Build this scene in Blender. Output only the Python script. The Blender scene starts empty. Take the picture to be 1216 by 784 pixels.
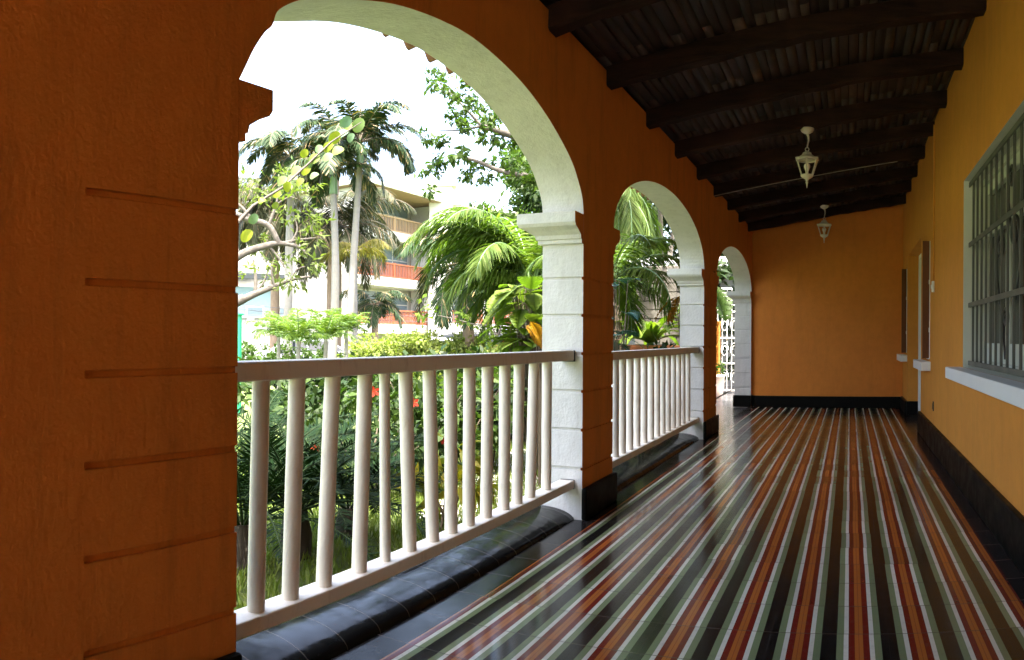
import bpy, bmesh, math, random
import numpy as np
from math import sin, cos, pi, radians
from mathutils import Vector, Matrix

random.seed(7)
rng = np.random.default_rng(11)
scene = bpy.context.scene
COL = scene.collection

# ------------------------------------------------------------------ layout
EYE = 1.15
F_, YAW, HOR = 875.9, 0.4583, 399.9
XL, XR, THICK = -1.64, 0.88, 0.28
XO = XL - THICK
YB = 12.25
GROUND = -0.35


def at(px, py, r):
    t = (px - 608) / F_ - YAW
    return Vector((r * sin(t), r * cos(t), EYE + (HOR - py) / F_ * r))


# ------------------------------------------------------------------ object helpers
def tag(o, label=None, cat=None, group=None, kind=None):
    if label: o['label'] = label
    if cat: o['category'] = cat
    if group: o['group'] = group
    if kind: o['kind'] = kind
    return o


def empty(name, loc=(0, 0, 0), rz=0.0):
    o = bpy.data.objects.new(name, None)
    o.empty_display_size = 0.2
    o.location = loc
    o.rotation_euler = (0, 0, rz)
    COL.objects.link(o)
    return o


class MB:
    def __init__(s):
        s.v = []; s.f = []; s.m = []; s.sm = []
        s.mi = 0; s.smooth = False

    def add(s, vs, fs, smooth=None):
        b = len(s.v)
        s.v += [tuple(v) for v in vs]
        sm = s.smooth if smooth is None else smooth
        for f in fs:
            s.f.append(tuple(i + b for i in f)); s.m.append(s.mi); s.sm.append(sm)

    def box(s, c, d, rz=0.0, rot=None):
        hx, hy, hz = d[0] / 2, d[1] / 2, d[2] / 2
        R = rot if rot is not None else Matrix.Rotation(rz, 3, 'Z')
        vs = [Vector(c) + R @ Vector((x, y, z)) for x in (-hx, hx) for y in (-hy, hy) for z in (-hz, hz)]
        s.add(vs, [(0, 1, 3, 2), (4, 6, 7, 5), (0, 4, 5, 1), (2, 3, 7, 6), (0, 2, 6, 4), (1, 5, 7, 3)], False)

    def bar(s, p, q, w, h, up=(0, 0, 1)):
        p, q = Vector(p), Vector(q)
        d = (q - p); L = d.length
        if L < 1e-6: return
        d.normalize(); u = Vector(up)
        sx = d.cross(u)
        if sx.length < 1e-4: sx = d.cross(Vector((1, 0, 0)))
        sx.normalize(); uz = sx.cross(d)
        R = Matrix((d, sx, uz)).transposed()
        s.box((p + q) / 2, (L, w, h), rot=R)

    def tube(s, pts, rad, n=8, caps=True, sx=1.0):
        pts = [Vector(p) for p in pts]
        if not hasattr(rad, '__len__'): rad = [rad] * len(pts)
        rings = []
        ref = None
        for i, p in enumerate(pts):
            d = (pts[min(i + 1, len(pts) - 1)] - pts[max(i - 1, 0)])
            if d.length < 1e-9: d = Vector((0, 0, 1))
            d.normalize()
            if ref is None:
                ref = Vector((1, 0, 0)) if abs(d.x) < 0.8 else Vector((0, 1, 0))
            a = (ref - d * ref.dot(d)).normalized(); ref = a
            b = d.cross(a)
            rings.append([p + (a * cos(2 * pi * k / n) * sx + b * sin(2 * pi * k / n)) * rad[i] for k in range(n)])
        vs = [v for r in rings for v in r]
        fs = []
        for i in range(len(pts) - 1):
            for k in range(n):
                k2 = (k + 1) % n
                fs.append((i * n + k, i * n + k2, (i + 1) * n + k2, (i + 1) * n + k))
        s.add(vs, fs, True)
        if caps:
            s.add(rings[0], [tuple(range(n))[::-1]], False)
            s.add(rings[-1], [tuple(range(n))], False)

    def lathe(s, c, prof, n=24, rz=0.0, smooth=True, closed=True):
        c = Vector(c); vs = []; fs = []
        for r, z in prof:
            for k in range(n):
                a = 2 * pi * k / n + rz
                vs.append(c + Vector((r * cos(a), r * sin(a), z)))
        for i in range(len(prof) - 1):
            for k in range(n):
                k2 = (k + 1) % n
                fs.append((i * n + k, i * n + k2, (i + 1) * n + k2, (i + 1) * n + k))
        s.add(vs, fs, smooth)
        if closed:
            s.add(vs[:n], [tuple(range(n))[::-1]], False)
            s.add(vs[-n:], [tuple(range(n))], False)

    def prism(s, poly, x0, x1):
        """poly in (y,z), counter-clockwise seen from +X, extruded along X."""
        n = len(poly)
        vs = [(x0, y, z) for y, z in poly] + [(x1, y, z) for y, z in poly]
        fs = [tuple(range(n))[::-1], tuple(range(n, 2 * n))]
        for i in range(n):
            j = (i + 1) % n
            fs.append((i, j, n + j, n + i))
        s.add(vs, fs, False)

    def prism_y(s, poly, y0, y1):
        n = len(poly)
        vs = [(x, y0, z) for x, z in poly] + [(x, y1, z) for x, z in poly]
        fs = [tuple(range(n)), tuple(range(n, 2 * n))[::-1]]
        for i in range(n):
            j = (i + 1) % n
            fs.append((j, i, n + i, n + j))
        s.add(vs, fs, False)

    def build(s, name, mats, parent=None, bevel=0.0, loc=None, seg=2, sub=0):
        me = bpy.data.meshes.new(name)
        me.from_pydata(s.v, [], s.f)
        if not isinstance(mats, (list, tuple)): mats = [mats]
        for m in mats: me.materials.append(m)
        me.polygons.foreach_set('material_index', s.m)
        me.polygons.foreach_set('use_smooth', s.sm)
        me.update()
        bm = bmesh.new(); bm.from_mesh(me)
        if len(bm.faces) < 60000:
            bmesh.ops.recalc_face_normals(bm, faces=bm.faces)
        bm.to_mesh(me); bm.free()
        o = bpy.data.objects.new(name, me)
        COL.objects.link(o)
        if loc: o.location = loc
        if parent is not None:
            o.parent = parent
        if bevel > 0:
            b = o.modifiers.new('bevel', 'BEVEL'); b.width = bevel; b.segments = seg
            b.limit_method = 'ANGLE'; b.angle_limit = radians(35)
            b.harden_normals = False
        return o


def np_mesh(name, V, Fq, mat, parent=None, smooth=False):
    """V (n,3) float, Fq (m,k) int, equal polygon size."""
    V = np.asarray(V, dtype=np.float32); Fq = np.asarray(Fq, dtype=np.int32)
    me = bpy.data.meshes.new(name)
    m, k = Fq.shape
    me.vertices.add(len(V)); me.vertices.foreach_set('co', V.ravel())
    me.loops.add(m * k); me.loops.foreach_set('vertex_index', Fq.ravel())
    me.polygons.add(m)
    me.polygons.foreach_set('loop_start', np.arange(0, m * k, k, dtype=np.int32))
    me.materials.append(mat)
    me.update(calc_edges=True); me.validate()
    if smooth: me.polygons.foreach_set('use_smooth', [True] * m)
    o = bpy.data.objects.new(name, me); COL.objects.link(o)
    if parent is not None: o.parent = parent
    return o


# ------------------------------------------------------------------ materials
class NT:
    def __init__(s, name):
        s.mat = bpy.data.materials.new(name); s.mat.use_nodes = True
        s.t = s.mat.node_tree; s.b = s.t.nodes['Principled BSDF']

    def n(s, typ, **kw):
        nd = s.t.nodes.new(typ)
        for k, v in kw.items():
            if k.startswith('i_'):
                nd.inputs[k[2:].replace('_', ' ')].default_value = v
            else: setattr(nd, k, v)
        return nd

    def l(s, a, b): s.t.links.new(a, b)

    def math(s, op, a, b=None, c=None, clamp=False):
        nd = s.n('ShaderNodeMath', operation=op); nd.use_clamp = clamp
        for i, x in enumerate((a, b, c)):
            if x is None: continue
            if isinstance(x, (int, float)): nd.inputs[i].default_value = x
            else: s.l(x, nd.inputs[i])
        return nd.outputs[0]

    def mix(s, fac, a, b, mode='MIX'):
        nd = s.n('ShaderNodeMix', data_type='RGBA', blend_type=mode)
        for sock, x in ((nd.inputs[0], fac), (nd.inputs[6], a), (nd.inputs[7], b)):
            if isinstance(x, (int, float)): sock.default_value = x
            elif isinstance(x, tuple): sock.default_value = (*x[:3], 1)
            else: s.l(x, sock)
        return nd.outputs[2]

    def noise(s, scale, detail=4, rough=0.55, vec=None, dist=0.0, dim='3D'):
        nd = s.n('ShaderNodeTexNoise', noise_dimensions=dim)
        nd.inputs['Scale'].default_value = scale; nd.inputs['Detail'].default_value = detail
        nd.inputs['Roughness'].default_value = rough; nd.inputs['Distortion'].default_value = dist
        if vec is not None: s.l(vec, nd.inputs['Vector'])
        return nd.outputs['Fac']

    def pos(s):
        return s.n('ShaderNodeNewGeometry').outputs['Position']

    def obj(s):
        return s.n('ShaderNodeTexCoord').outputs['Object']

    def scalevec(s, v, sc):
        m = s.n('ShaderNodeMapping'); s.l(v, m.inputs['Vector']); m.inputs['Scale'].default_value = sc
        return m.outputs[0]

    def ramp(s, fac, stops, interp='LINEAR'):
        r = s.n('ShaderNodeValToRGB'); cr = r.color_ramp; cr.interpolation = interp
        while len(cr.elements) < len(stops): cr.elements.new(0.5)
        for e, (p, c) in zip(cr.elements, stops):
            e.position = p; e.color = (*c[:3], 1) if isinstance(c, tuple) else (c, c, c, 1)
        s.l(fac, r.inputs[0])
        return r.outputs[0]

    def bump(s, h, strength=0.3, dist=0.01, normal=None):
        b = s.n('ShaderNodeBump'); b.inputs['Strength'].default_value = strength
        b.inputs['Distance'].default_value = dist
        s.l(h, b.inputs['Height'])
        if normal is not None: s.l(normal, b.inputs['Normal'])
        return b.outputs[0]

    def set(s, **kw):
        for k, v in kw.items():
            k = k.replace('_', ' ')
            inp = s.b.inputs[k]
            if isinstance(v, (int, float)): inp.default_value = v
            elif isinstance(v, tuple): inp.default_value = (*v[:3], 1) if len(v) >= 3 else v
            else: s.l(v, inp)
        return s.mat


M = {}


def plaster(name, col, col2, rough=0.75, bump=0.25, bevel=0.006, grain=60, dirt=0.0, wear=0.0):
    """trowelled and painted render: cloudy tone, fine grain, rain-down streaks, rubbed spots"""
    t = NT(name); p = t.pos()
    n1 = t.noise(1.3, 5, 0.6, p); n2 = t.noise(grain, 4, 0.6, p); n3 = t.noise(9, 4, 0.6, p)
    c = t.mix(t.ramp(n1, [(0.3, 0.0), (0.7, 1.0)]), col, col2)
    c = t.mix(t.math('MULTIPLY', t.ramp(n3, [(0.42, 0.0), (0.75, 1.0)]), 0.4), c, tuple(x * 0.74 for x in col))
    if wear > 0:
        st = t.noise(7, 6, 0.75, t.scalevec(p, (1, 1, 0.12)))
        c = t.mix(t.math('MULTIPLY', t.ramp(st, [(0.50, 0.0), (0.74, 1.0)]), wear), c, tuple(x * 0.5 for x in col))
        sp = t.noise(34, 6, 0.8, p)
        c = t.mix(t.math('MULTIPLY', t.ramp(sp, [(0.60, 0.0), (0.72, 1.0)]), wear * 0.7), c, tuple(min(1, x * 1.5 + 0.03) for x in col))
    if dirt > 0:
        d = t.noise(14, 6, 0.7, t.scalevec(p, (1, 1, 0.25)))
        c = t.mix(t.math('MULTIPLY', t.ramp(d, [(0.52, 0.0), (0.72, 1.0)]), dirt), c, (0.2, 0.17, 0.13))
    h = t.math('ADD', t.math('MULTIPLY', n2, 0.5), t.math('MULTIPLY', n3, 0.7))
    h = t.math('ADD', h, t.math('MULTIPLY', t.noise(2.2, 3, 0.5, p), 1.2))
    h = t.math('ADD', h, t.math('MULTIPLY', t.noise(120, 2, 0.5, t.scalevec(p, (1, 1, 0.22))), 0.10))
    bv = t.n('ShaderNodeBevel'); bv.samples = 3; bv.inputs['Radius'].default_value = bevel
    nm = t.bump(h, bump, 0.014, bv.outputs[0])
    return t.set(Base_Color=c, Roughness=rough, Normal=nm, Specular_IOR_Level=0.25)


M['orange'] = plaster('burnt_orange_plaster', (0.74, 0.250, 0.036), (0.65, 0.205, 0.030), grain=70, bump=0.5, wear=0.6)
M['ochre'] = plaster('ochre_bounce_plaster', (0.65, 0.262, 0.040), (0.58, 0.222, 0.034), grain=55, bump=0.3, wear=0.25)  # presumed same paint as the arcade; yellower tint stands in for bounced light
M['orange_end'] = plaster('orange_end_plaster', (0.72, 0.245, 0.038), (0.64, 0.205, 0.032), grain=55, bump=0.3, wear=0.25)
M['white_plaster'] = plaster('white_limewash', (0.68, 0.675, 0.64), (0.60, 0.595, 0.555), grain=40, bump=0.45, dirt=0.2, wear=0.12)
M['cream_plaster'] = plaster('cream_plaster', (0.70, 0.66, 0.58), (0.6, 0.57, 0.5), bevel=0.02)
M['grey_plaster'] = plaster('grey_render', (0.25, 0.255, 0.26), (0.19, 0.195, 0.20), bevel=0.02)


def painted(name, col, rough=0.45, scuff=(0.35, 0.27, 0.2), amt=0.3, bump=0.12):
    t = NT(name); p = t.pos()
    n = t.noise(22, 6, 0.7, t.scalevec(p, (1, 1, 0.3)))
    n2 = t.noise(4, 3, 0.5, p)
    c = t.mix(t.math('MULTIPLY', t.ramp(n, [(0.55, 0.0), (0.72, 1.0)]), amt), col, scuff)
    c = t.mix(t.math('MULTIPLY', n2, 0.15), c, tuple(x * 0.7 for x in col))
    bv = t.n('ShaderNodeBevel'); bv.samples = 3; bv.inputs['Radius'].default_value = 0.004
    return t.set(Base_Color=c, Roughness=t.ramp(n2, [(0.3, rough - 0.08), (0.7, rough + 0.12)]),
                 Normal=t.bump(t.noise(60, 3, 0.5, p), bump, 0.004, bv.outputs[0]))


M['rail_paint'] = painted('cream_rail_paint', (0.80, 0.735, 0.62), 0.5, (0.40, 0.31, 0.21), 0.4, 0.25)
M['white_paint'] = painted('white_paint', (0.78, 0.78, 0.76), 0.4, amt=0.12)
M['grille_paint'] = painted('grey_grille_paint', (0.10, 0.10, 0.082), 0.45, (0.12, 0.07, 0.04), 0.25)
M['sash_paint'] = painted('pale_sash_paint', (0.60, 0.61, 0.53), 0.5, amt=0.15)
M['lamp_paint'] = painted('aged_white_lamp_paint', (0.62, 0.57, 0.46), 0.5, (0.3, 0.16, 0.07), 0.45)
M['shutter_wood'] = painted('brown_shutter_wood', (0.13, 0.045, 0.012), 0.85, (0.07, 0.03, 0.012), 0.4)
M['pvc'] = painted('pvc', (0.34, 0.30, 0.25), 0.4, amt=0.1)


def simple(name, col, rough=0.6, metal=0.0, **kw):
    t = NT(name); p = t.pos()
    n = t.noise(7, 4, 0.6, p)
    c = t.mix(n, tuple(x * 0.85 for x in col), tuple(min(1, x * 1.12) for x in col))
    return t.set(Base_Color=c, Roughness=rough, Metallic=metal, **kw)


# black polished skirting
t = NT('black_skirting'); p = t.pos()
M['black'] = t.set(Base_Color=t.mix(t.noise(18, 5, 0.65, p), (0.003, 0.0033, 0.003), (0.007, 0.007, 0.006)), Specular_IOR_Level=0.05,
                   Roughness=t.ramp(t.noise(9, 4, 0.6, p), [(0.3, 0.28), (0.7, 0.5)]),
                   Normal=t.bump(t.noise(30, 3, 0.5, p), 0.15, 0.004))

# black glazed cove tile of the kerb: lumpy and shiny
t = NT('black_cove_tile'); p = t.pos()
sep = t.n('ShaderNodeSeparateXYZ'); t.l(p, sep.inputs[0])
fy = t.math('FRACT', t.math('DIVIDE', sep.outputs[1], 0.2))
joint = t.math('LESS_THAN', t.math('ABSOLUTE', t.math('SUBTRACT', fy, 0.5)), 0.012)
base = t.mix(t.noise(12, 6, 0.7, p), (0.006, 0.0065, 0.007), (0.015, 0.0145, 0.0135))
base = t.mix(joint, base, (0.075, 0.065, 0.055))
h = t.math('ADD', t.math('MULTIPLY', t.noise(7, 2, 0.45, p), 0.7), t.math('MULTIPLY', joint, -0.06))
M['cove'] = t.set(Base_Color=base, Roughness=t.ramp(t.noise(20, 5, 0.7, p), [(0.35, 0.10), (0.7, 0.28)]),
                  Normal=t.bump(h, 0.28, 0.02), Specular_IOR_Level=t.ramp(t.noise(3.5, 4, 0.6, p), [(0.4, 0.04), (0.65, 0.22)]))

# striped tile floor
PER, X0S = 0.2285, 0.040
t = NT('striped_cement_tiles'); p = t.pos()
sep = t.n('ShaderNodeSeparateXYZ'); t.l(p, sep.inputs[0])
X, Y = sep.outputs[0], sep.outputs[1]
TY = 0.2965
# each row of tiles is laid a hair off the last
row = t.math('FLOOR', t.math('DIVIDE', t.math('SUBTRACT', Y, 3.17), TY))
colid = t.math('FLOOR', t.math('DIVIDE', t.math('SUBTRACT', X, X0S + PER / 2), PER))
cv = t.n('ShaderNodeCombineXYZ'); t.l(row, cv.inputs[0]); t.l(colid, cv.inputs[1])
wn = t.n('ShaderNodeTexWhiteNoise', noise_dimensions='2D'); t.l(cv.outputs[0], wn.inputs['Vector'])
cv2 = t.n('ShaderNodeCombineXYZ'); t.l(row, cv2.inputs[0]); t.l(colid, cv2.inputs[1]); cv2.inputs[2].default_value = 3.3
wn2 = t.n('ShaderNodeTexWhiteNoise', noise_dimensions='3D'); t.l(cv2.outputs[0], wn2.inputs['Vector'])
Xj = t.math('ADD', X, t.math('MULTIPLY', t.math('SUBTRACT', wn.outputs['Value'], 0.5), 0.004))
u = t.math('FRACT', t.math('ADD', t.math('DIVIDE', t.math('SUBTRACT', Xj, X0S), PER), 0.5))
BK, GR, WH, RD, OR = (0.009, 0.0085, 0.008), (0.17, 0.21, 0.105), (0.60, 0.575, 0.48), (0.15, 0.016, 0.010), (0.38, 0.115, 0.024)
c0 = 0.13
stops = [(0.0, BK), (0.13, GR), (0.248, WH), (0.326, RD), (0.432, OR), (0.494, (0.25, 0.06, 0.02)), (0.506, OR),
         (0.568, RD), (0.674, WH), (0.752, GR), (0.87, BK)]
st = t.ramp(u, stops, 'CONSTANT')
# colour drift from tile to tile
grey = t.ramp(wn.outputs['Value'], [(0.0, 0.78), (1.0, 1.12)])
st = t.mix(1.0, st, grey, 'MULTIPLY')
st = t.mix(t.math('MULTIPLY', wn2.outputs['Value'], 0.14), st, t.mix(1.0, st, (0.75, 1.1, 0.95), 'MULTIPLY'))
wear = t.noise(26, 7, 0.75, p)
st = t.mix(t.math('MULTIPLY', t.ramp(wear, [(0.5, 0.0), (0.8, 1.0)]), 0.35), st, (0.10, 0.085, 0.07))
# black border tiles
bn = t.noise(5, 6, 0.7, p)
border = t.mix(t.math('POWER', bn, 1.5), (0.006, 0.0055, 0.0055), (0.050, 0.040, 0.036))
inside = t.math('MULTIPLY', t.math('GREATER_THAN', Xj, -1.552), t.math('LESS_THAN', Xj, 0.752))
inside = t.math('MULTIPLY', inside, t.math('LESS_THAN', Y, 12.2))
colr = t.mix(inside, border, st)
# joints
fj = t.math('ABSOLUTE', t.math('SUBTRACT', t.math('FRACT', t.math('DIVIDE', t.math('SUBTRACT', Y, 3.17), TY)), 0.0))
fj = t.math('MINIMUM', fj, t.math('SUBTRACT', 1.0, fj))
jy = t.math('LESS_THAN', fj, t.math('ADD', 0.009, t.math('MULTIPLY', t.math('SUBTRACT', 1.0, inside), 0.005)))
fx = t.math('FRACT', t.math('ADD', t.math('DIVIDE', t.math('SUBTRACT', X, X0S), PER), 0.0))
fx2 = t.math('MINIMUM', fx, t.math('SUBTRACT', 1.0, fx))
fx3 = t.math('ABSOLUTE', t.math('SUBTRACT', u, 0.0))
fx3 = t.math('MINIMUM', fx3, t.math('SUBTRACT', 1.0, fx3))
jx = t.math('LESS_THAN', fx3, 0.004)
jall = t.math('MAXIMUM', jy, jx)
colr = t.mix(t.math('MULTIPLY', jy, 0.75), colr, t.mix(inside, (0.11, 0.085, 0.07), (0.07, 0.055, 0.045)))
colr = t.mix(t.math('MULTIPLY', jx, 0.5), colr, (0.05, 0.04, 0.035))
rgh = t.ramp(t.noise(3.2, 6, 0.7, p), [(0.3, 0.11), (0.7, 0.24)])
hh = t.math('ADD', t.math('MULTIPLY', t.noise(7, 2, 0.5, p), 0.35), t.math('MULTIPLY', jall, -0.15))
tilt = t.math('MULTIPLY', wn2.outputs['Value'], t.math('MULTIPLY', t.math('FRACT', t.math('DIVIDE', X, PER)), 0.10))
hh = t.math('ADD', hh, tilt)
hh = t.math('ADD', hh, t.math('MULTIPLY', t.math('MULTIPLY', t.noise(16, 3, 0.6, p), t.math('SUBTRACT', 1.0, inside)), 0.12))
bt_ = t.math('MULTIPLY', t.math('SUBTRACT', wn.outputs['Value'], 0.5), t.math('MULTIPLY', t.math('FRACT', t.math('DIVIDE', t.math('SUBTRACT', Y, 3.17), TY)), 0.30))
hh = t.math('ADD', hh, t.math('MULTIPLY', bt_, t.math('SUBTRACT', 1.0, inside)))
rgh = t.math('ADD', rgh, t.math('MULTIPLY', t.math('SUBTRACT', 1.0, inside), t.math('MULTIPLY', t.math('SUBTRACT', t.noise(11, 5, 0.7, p), 0.6), 0.14)))
rgh = t.math('MAXIMUM', rgh, 0.07)
M['floor'] = t.set(Base_Color=colr, Roughness=rgh, Normal=t.bump(hh, 0.22, 0.006), IOR=1.5, Specular_IOR_Level=t.math('ADD', 0.08, t.math('MULTIPLY', inside, 0.14)))

# dark roof timber
t = NT('dark_stained_timber'); p = t.pos()
g = t.noise(3, 7, 0.7, t.scalevec(p, (1.0, 9, 9)))
g2 = t.noise(1.6, 4, 0.6, p)
c = t.mix(t.ramp(g, [(0.3, 0.0), (0.75, 1.0)]), (0.006, 0.0028, 0.0018), (0.034, 0.015, 0.008))
M['beam'] = t.set(Base_Color=t.mix(t.math('MULTIPLY', t.ramp(g2, [(0.5, 0.0), (0.75, 1.0)]), 0.6), c, (0.055, 0.024, 0.015)), Specular_IOR_Level=0.1,
                  Roughness=0.75, Normal=t.bump(g, 0.5, 0.01))
t = NT('dark_ceiling_reed'); p = t.pos()
ri = t.n('ShaderNodeNewGeometry').outputs['Random Per Island']
g = t.noise(3, 7, 0.7, t.scalevec(p, (12, 1.2, 6)))
c = t.mix(ri, (0.016, 0.008, 0.0045), (0.060, 0.027, 0.013))
c = t.mix(t.ramp(t.noise(1.4, 5, 0.65, p), [(0.45, 0.0), (0.7, 0.7)]), c, (0.085, 0.035, 0.016))
spot = t.ramp(t.noise(2.6, 3, 0.6, p), [(0.55, 0.0), (0.72, 1.0)])
c = t.mix(t.math('MULTIPLY', spot, t.math('MULTIPLY', ri, 0.7)), c, (0.28, 0.13, 0.055))
M['board'] = t.set(Base_Color=t.mix(g, c, (0.015, 0.010, 0.008)), Roughness=0.6, Normal=t.bump(g, 0.6, 0.01))

t = NT('clay_roof_tile'); p = t.pos()
M['clay'] = t.set(Base_Color=t.mix(t.noise(5, 6, 0.7, p), (0.24, 0.085, 0.045), (0.12, 0.06, 0.045)), Roughness=0.85,
                  Normal=t.bump(t.noise(40, 4, 0.6, p), 0.3, 0.01))

t = NT('dark_window_glass')
M['glass'] = t.set(Base_Color=t.mix(t.noise(2, 2, 0.5, t.pos()), (0.02, 0.024, 0.020), (0.05, 0.055, 0.045)), Roughness=0.2, IOR=1.5)
t = NT('lantern_glass')
M['lampglass'] = t.set(Base_Color=(0.9, 0.88, 0.8), Roughness=0.12, Transmission_Weight=1.0, IOR=1.1, Alpha=0.2)
M['bulb'] = simple('frosted_bulb', (0.85, 0.82, 0.72), 0.25)
M['scroll_iron'] = simple('dark_scroll_iron', (0.05, 0.05, 0.045), 0.4)
M['rubber'] = simple('black_end_cap', (0.015, 0.014, 0.013), 0.6)


def leafmat(name, a, b, rough=0.5, trans=0.35, dead=None, spec=0.16):
    """foliage: colour varies per leaf; light comes through thin blades"""
    t = NT(name)
    a = tuple(x * 0.60 for x in a); b = tuple(x * 0.60 for x in b)
    g = t.n('ShaderNodeNewGeometry'); ri = g.outputs['Random Per Island']
    p = g.outputs['Position']
    c = t.mix(ri, a, b)
    c = t.mix(t.math('MULTIPLY', t.ramp(t.noise(1.1, 3, 0.6, p), [(0.35, 0.0), (0.7, 1.0)]), 0.45), c, tuple(x * 0.6 for x in a))
    if dead:
        c = t.mix(t.ramp(ri, [(0.90, 0.0), (0.93, 1.0)]), c, dead)
    t.set(Base_Color=c, Roughness=rough, Specular_IOR_Level=spec)
    tr = t.n('ShaderNodeBsdfTranslucent')
    t.l(t.mix(1.0, c, (1.25, 1.5, 0.45), 'MULTIPLY'), tr.inputs['Color'])
    mx = t.n('ShaderNodeMixShader'); mx.inputs[0].default_value = trans
    out = [n for n in t.t.nodes if n.type == 'OUTPUT_MATERIAL'][0]
    t.l(t.b.outputs[0], mx.inputs[1]); t.l(tr.outputs[0], mx.inputs[2]); t.l(mx.outputs[0], out.inputs['Surface'])
    return t.mat


M['palm'] = leafmat('palm_leaf', (0.022, 0.055, 0.020), (0.07, 0.11, 0.040), trans=0.12, dead=(0.28, 0.20, 0.10))
M['palm_olive'] = leafmat('old_palm_leaf', (0.040, 0.058, 0.022), (0.105, 0.11, 0.05), trans=0.12, dead=(0.16, 0.12, 0.07))
M['palm_bright'] = leafmat('bright_palm_leaf', (0.075, 0.15, 0.022), (0.19, 0.26, 0.05), trans=0.45)
M['palm_yellow'] = leafmat('yellowing_palm_leaf', (0.22, 0.22, 0.05), (0.32, 0.26, 0.06), trans=0.4)
M['cycad'] = leafmat('cycad_leaf', (0.006, 0.020, 0.006), (0.018, 0.045, 0.012), rough=0.6, trans=0.10, spec=0.06)
M['leaf'] = leafmat('broad_leaf', (0.045, 0.095, 0.020), (0.10, 0.16, 0.035))
M['leaf_dark'] = leafmat('dark_broad_leaf', (0.016, 0.042, 0.010), (0.05, 0.085, 0.022), trans=0.2)
M['leaf_lime'] = leafmat('lime_leaf', (0.11, 0.19, 0.02), (0.20, 0.28, 0.04), trans=0.4)
M['leaf_grass'] = leafmat('grass_blade', (0.24, 0.36, 0.06), (0.38, 0.46, 0.11), trans=0.3)
M['leaf_tuft'] = leafmat('pale_tuft_leaf', (0.10, 0.15, 0.035), (0.20, 0.24, 0.08), trans=0.4)
M['leaf_hedge'] = leafmat('hedge_leaf', (0.24, 0.31, 0.07), (0.42, 0.48, 0.15), trans=0.35)
M['leaf_teal'] = leafmat('blue_green_leaf', (0.04, 0.13, 0.11), (0.09, 0.22, 0.18), rough=0.3, trans=0.2)
M['leaf_grape'] = leafmat('sea_grape_leaf', (0.24, 0.30, 0.010), (0.10, 0.20, 0.13), trans=0.22)
M['leaf_croton'] = leafmat('croton_leaf', (0.42, 0.34, 0.03), (0.16, 0.24, 0.03), trans=0.3)
M['leaf_orange'] = leafmat('orange_leaf', (0.50, 0.30, 0.02), (0.50, 0.14, 0.02), trans=0.3)
M['flower_red'] = leafmat('red_petals', (0.55, 0.03, 0.02), (0.65, 0.08, 0.04), trans=0.3)

t = NT('grey_bark'); p = t.pos()
M['bark'] = t.set(Base_Color=t.mix(t.noise(9, 7, 0.7, p), (0.05, 0.042, 0.035), (0.13, 0.115, 0.095)), Roughness=0.9,
                  Normal=t.bump(t.noise(25, 5, 0.7, p), 0.6, 0.02))
t = NT('palm_trunk_bark'); p = t.pos()
sep = t.n('ShaderNodeSeparateXYZ'); t.l(p, sep.inputs[0])
ring = t.math('LESS_THAN', t.math('FRACT', t.math('MULTIPLY', sep.outputs[2], 4.0)), 0.12)
c = t.mix(t.noise(8, 6, 0.7, p), (0.11, 0.108, 0.10), (0.20, 0.195, 0.185))
M['palm_bark'] = t.set(Base_Color=t.mix(t.math('MULTIPLY', ring, 0.4), c, (0.16, 0.14, 0.12)), Roughness=0.85)
t = NT('fibrous_brown_trunk'); p = t.pos()
M['fibre'] = t.set(Base_Color=t.mix(t.noise(14, 7, 0.8, t.scalevec(p, (1, 1, 0.3))), (0.10, 0.07, 0.045), (0.30, 0.23, 0.16)), Roughness=0.95,
                   Normal=t.bump(t.noise(30, 5, 0.7, p), 0.8, 0.03))
M['dark_fibre'] = simple('dark_fibrous_trunk', (0.035, 0.027, 0.018), 0.95)
M['shaft'] = simple('green_crownshaft', (0.08, 0.15, 0.05), 0.4)
M['cycad_rib'] = simple('dark_green_rib', (0.02, 0.035, 0.012), 0.7, Specular_IOR_Level=0.1)
M['stem'] = simple('thin_stem', (0.10, 0.08, 0.05), 0.7)

t = NT('lawn_grass'); p = t.pos()
g = t.mix(t.noise(2.2, 6, 0.7, p), (0.12, 0.17, 0.035), (0.20, 0.25, 0.07))
M['lawn'] = t.set(Base_Color=t.mix(t.ramp(t.noise(24, 6, 0.8, p), [(0.4, 0.0), (0.7, 1.0)]), g, (0.07, 0.11, 0.02)), Roughness=0.9,
                  Normal=t.bump(t.noise(60, 5, 0.8, p), 0.9, 0.04))
t = NT('asphalt'); p = t.pos()
M['asphalt'] = t.set(Base_Color=t.mix(t.noise(40, 5, 0.7, p), (0.05, 0.05, 0.05), (0.09, 0.088, 0.085)), Roughness=0.9)
t = NT('pale_concrete'); p = t.pos()
M['concrete'] = t.set(Base_Color=t.mix(t.noise(6, 6, 0.7, p), (0.42, 0.41, 0.38), (0.58, 0.56, 0.52)), Roughness=0.9)
t = NT('grey_porch_tile'); p = t.pos()
br = t.n('ShaderNodeTexBrick'); t.l(p, br.inputs['Vector']); br.offset = 0
br.inputs['Scale'].default_value = 3.4; br.inputs['Brick Width'].default_value = 1; br.inputs['Row Height'].default_value = 1
br.inputs['Mortar Size'].default_value = 0.012
br.inputs['Color1'].default_value = (0.06, 0.06, 0.065, 1); br.inputs['Color2'].default_value = (0.09, 0.09, 0.095, 1)
br.inputs['Mortar'].default_value = (0.03, 0.03, 0.03, 1)
M['porch'] = t.set(Base_Color=br.outputs[0], Roughness=0.25)
t = NT('grey_block_wall'); p = t.obj()
br = t.n('ShaderNodeTexBrick'); t.l(t.scalevec(p, (1, 1, 1)), br.inputs['Vector'])
br.inputs['Scale'].default_value = 1.0; br.inputs['Brick Width'].default_value = 0.45; br.inputs['Row Height'].default_value = 0.16
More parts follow.
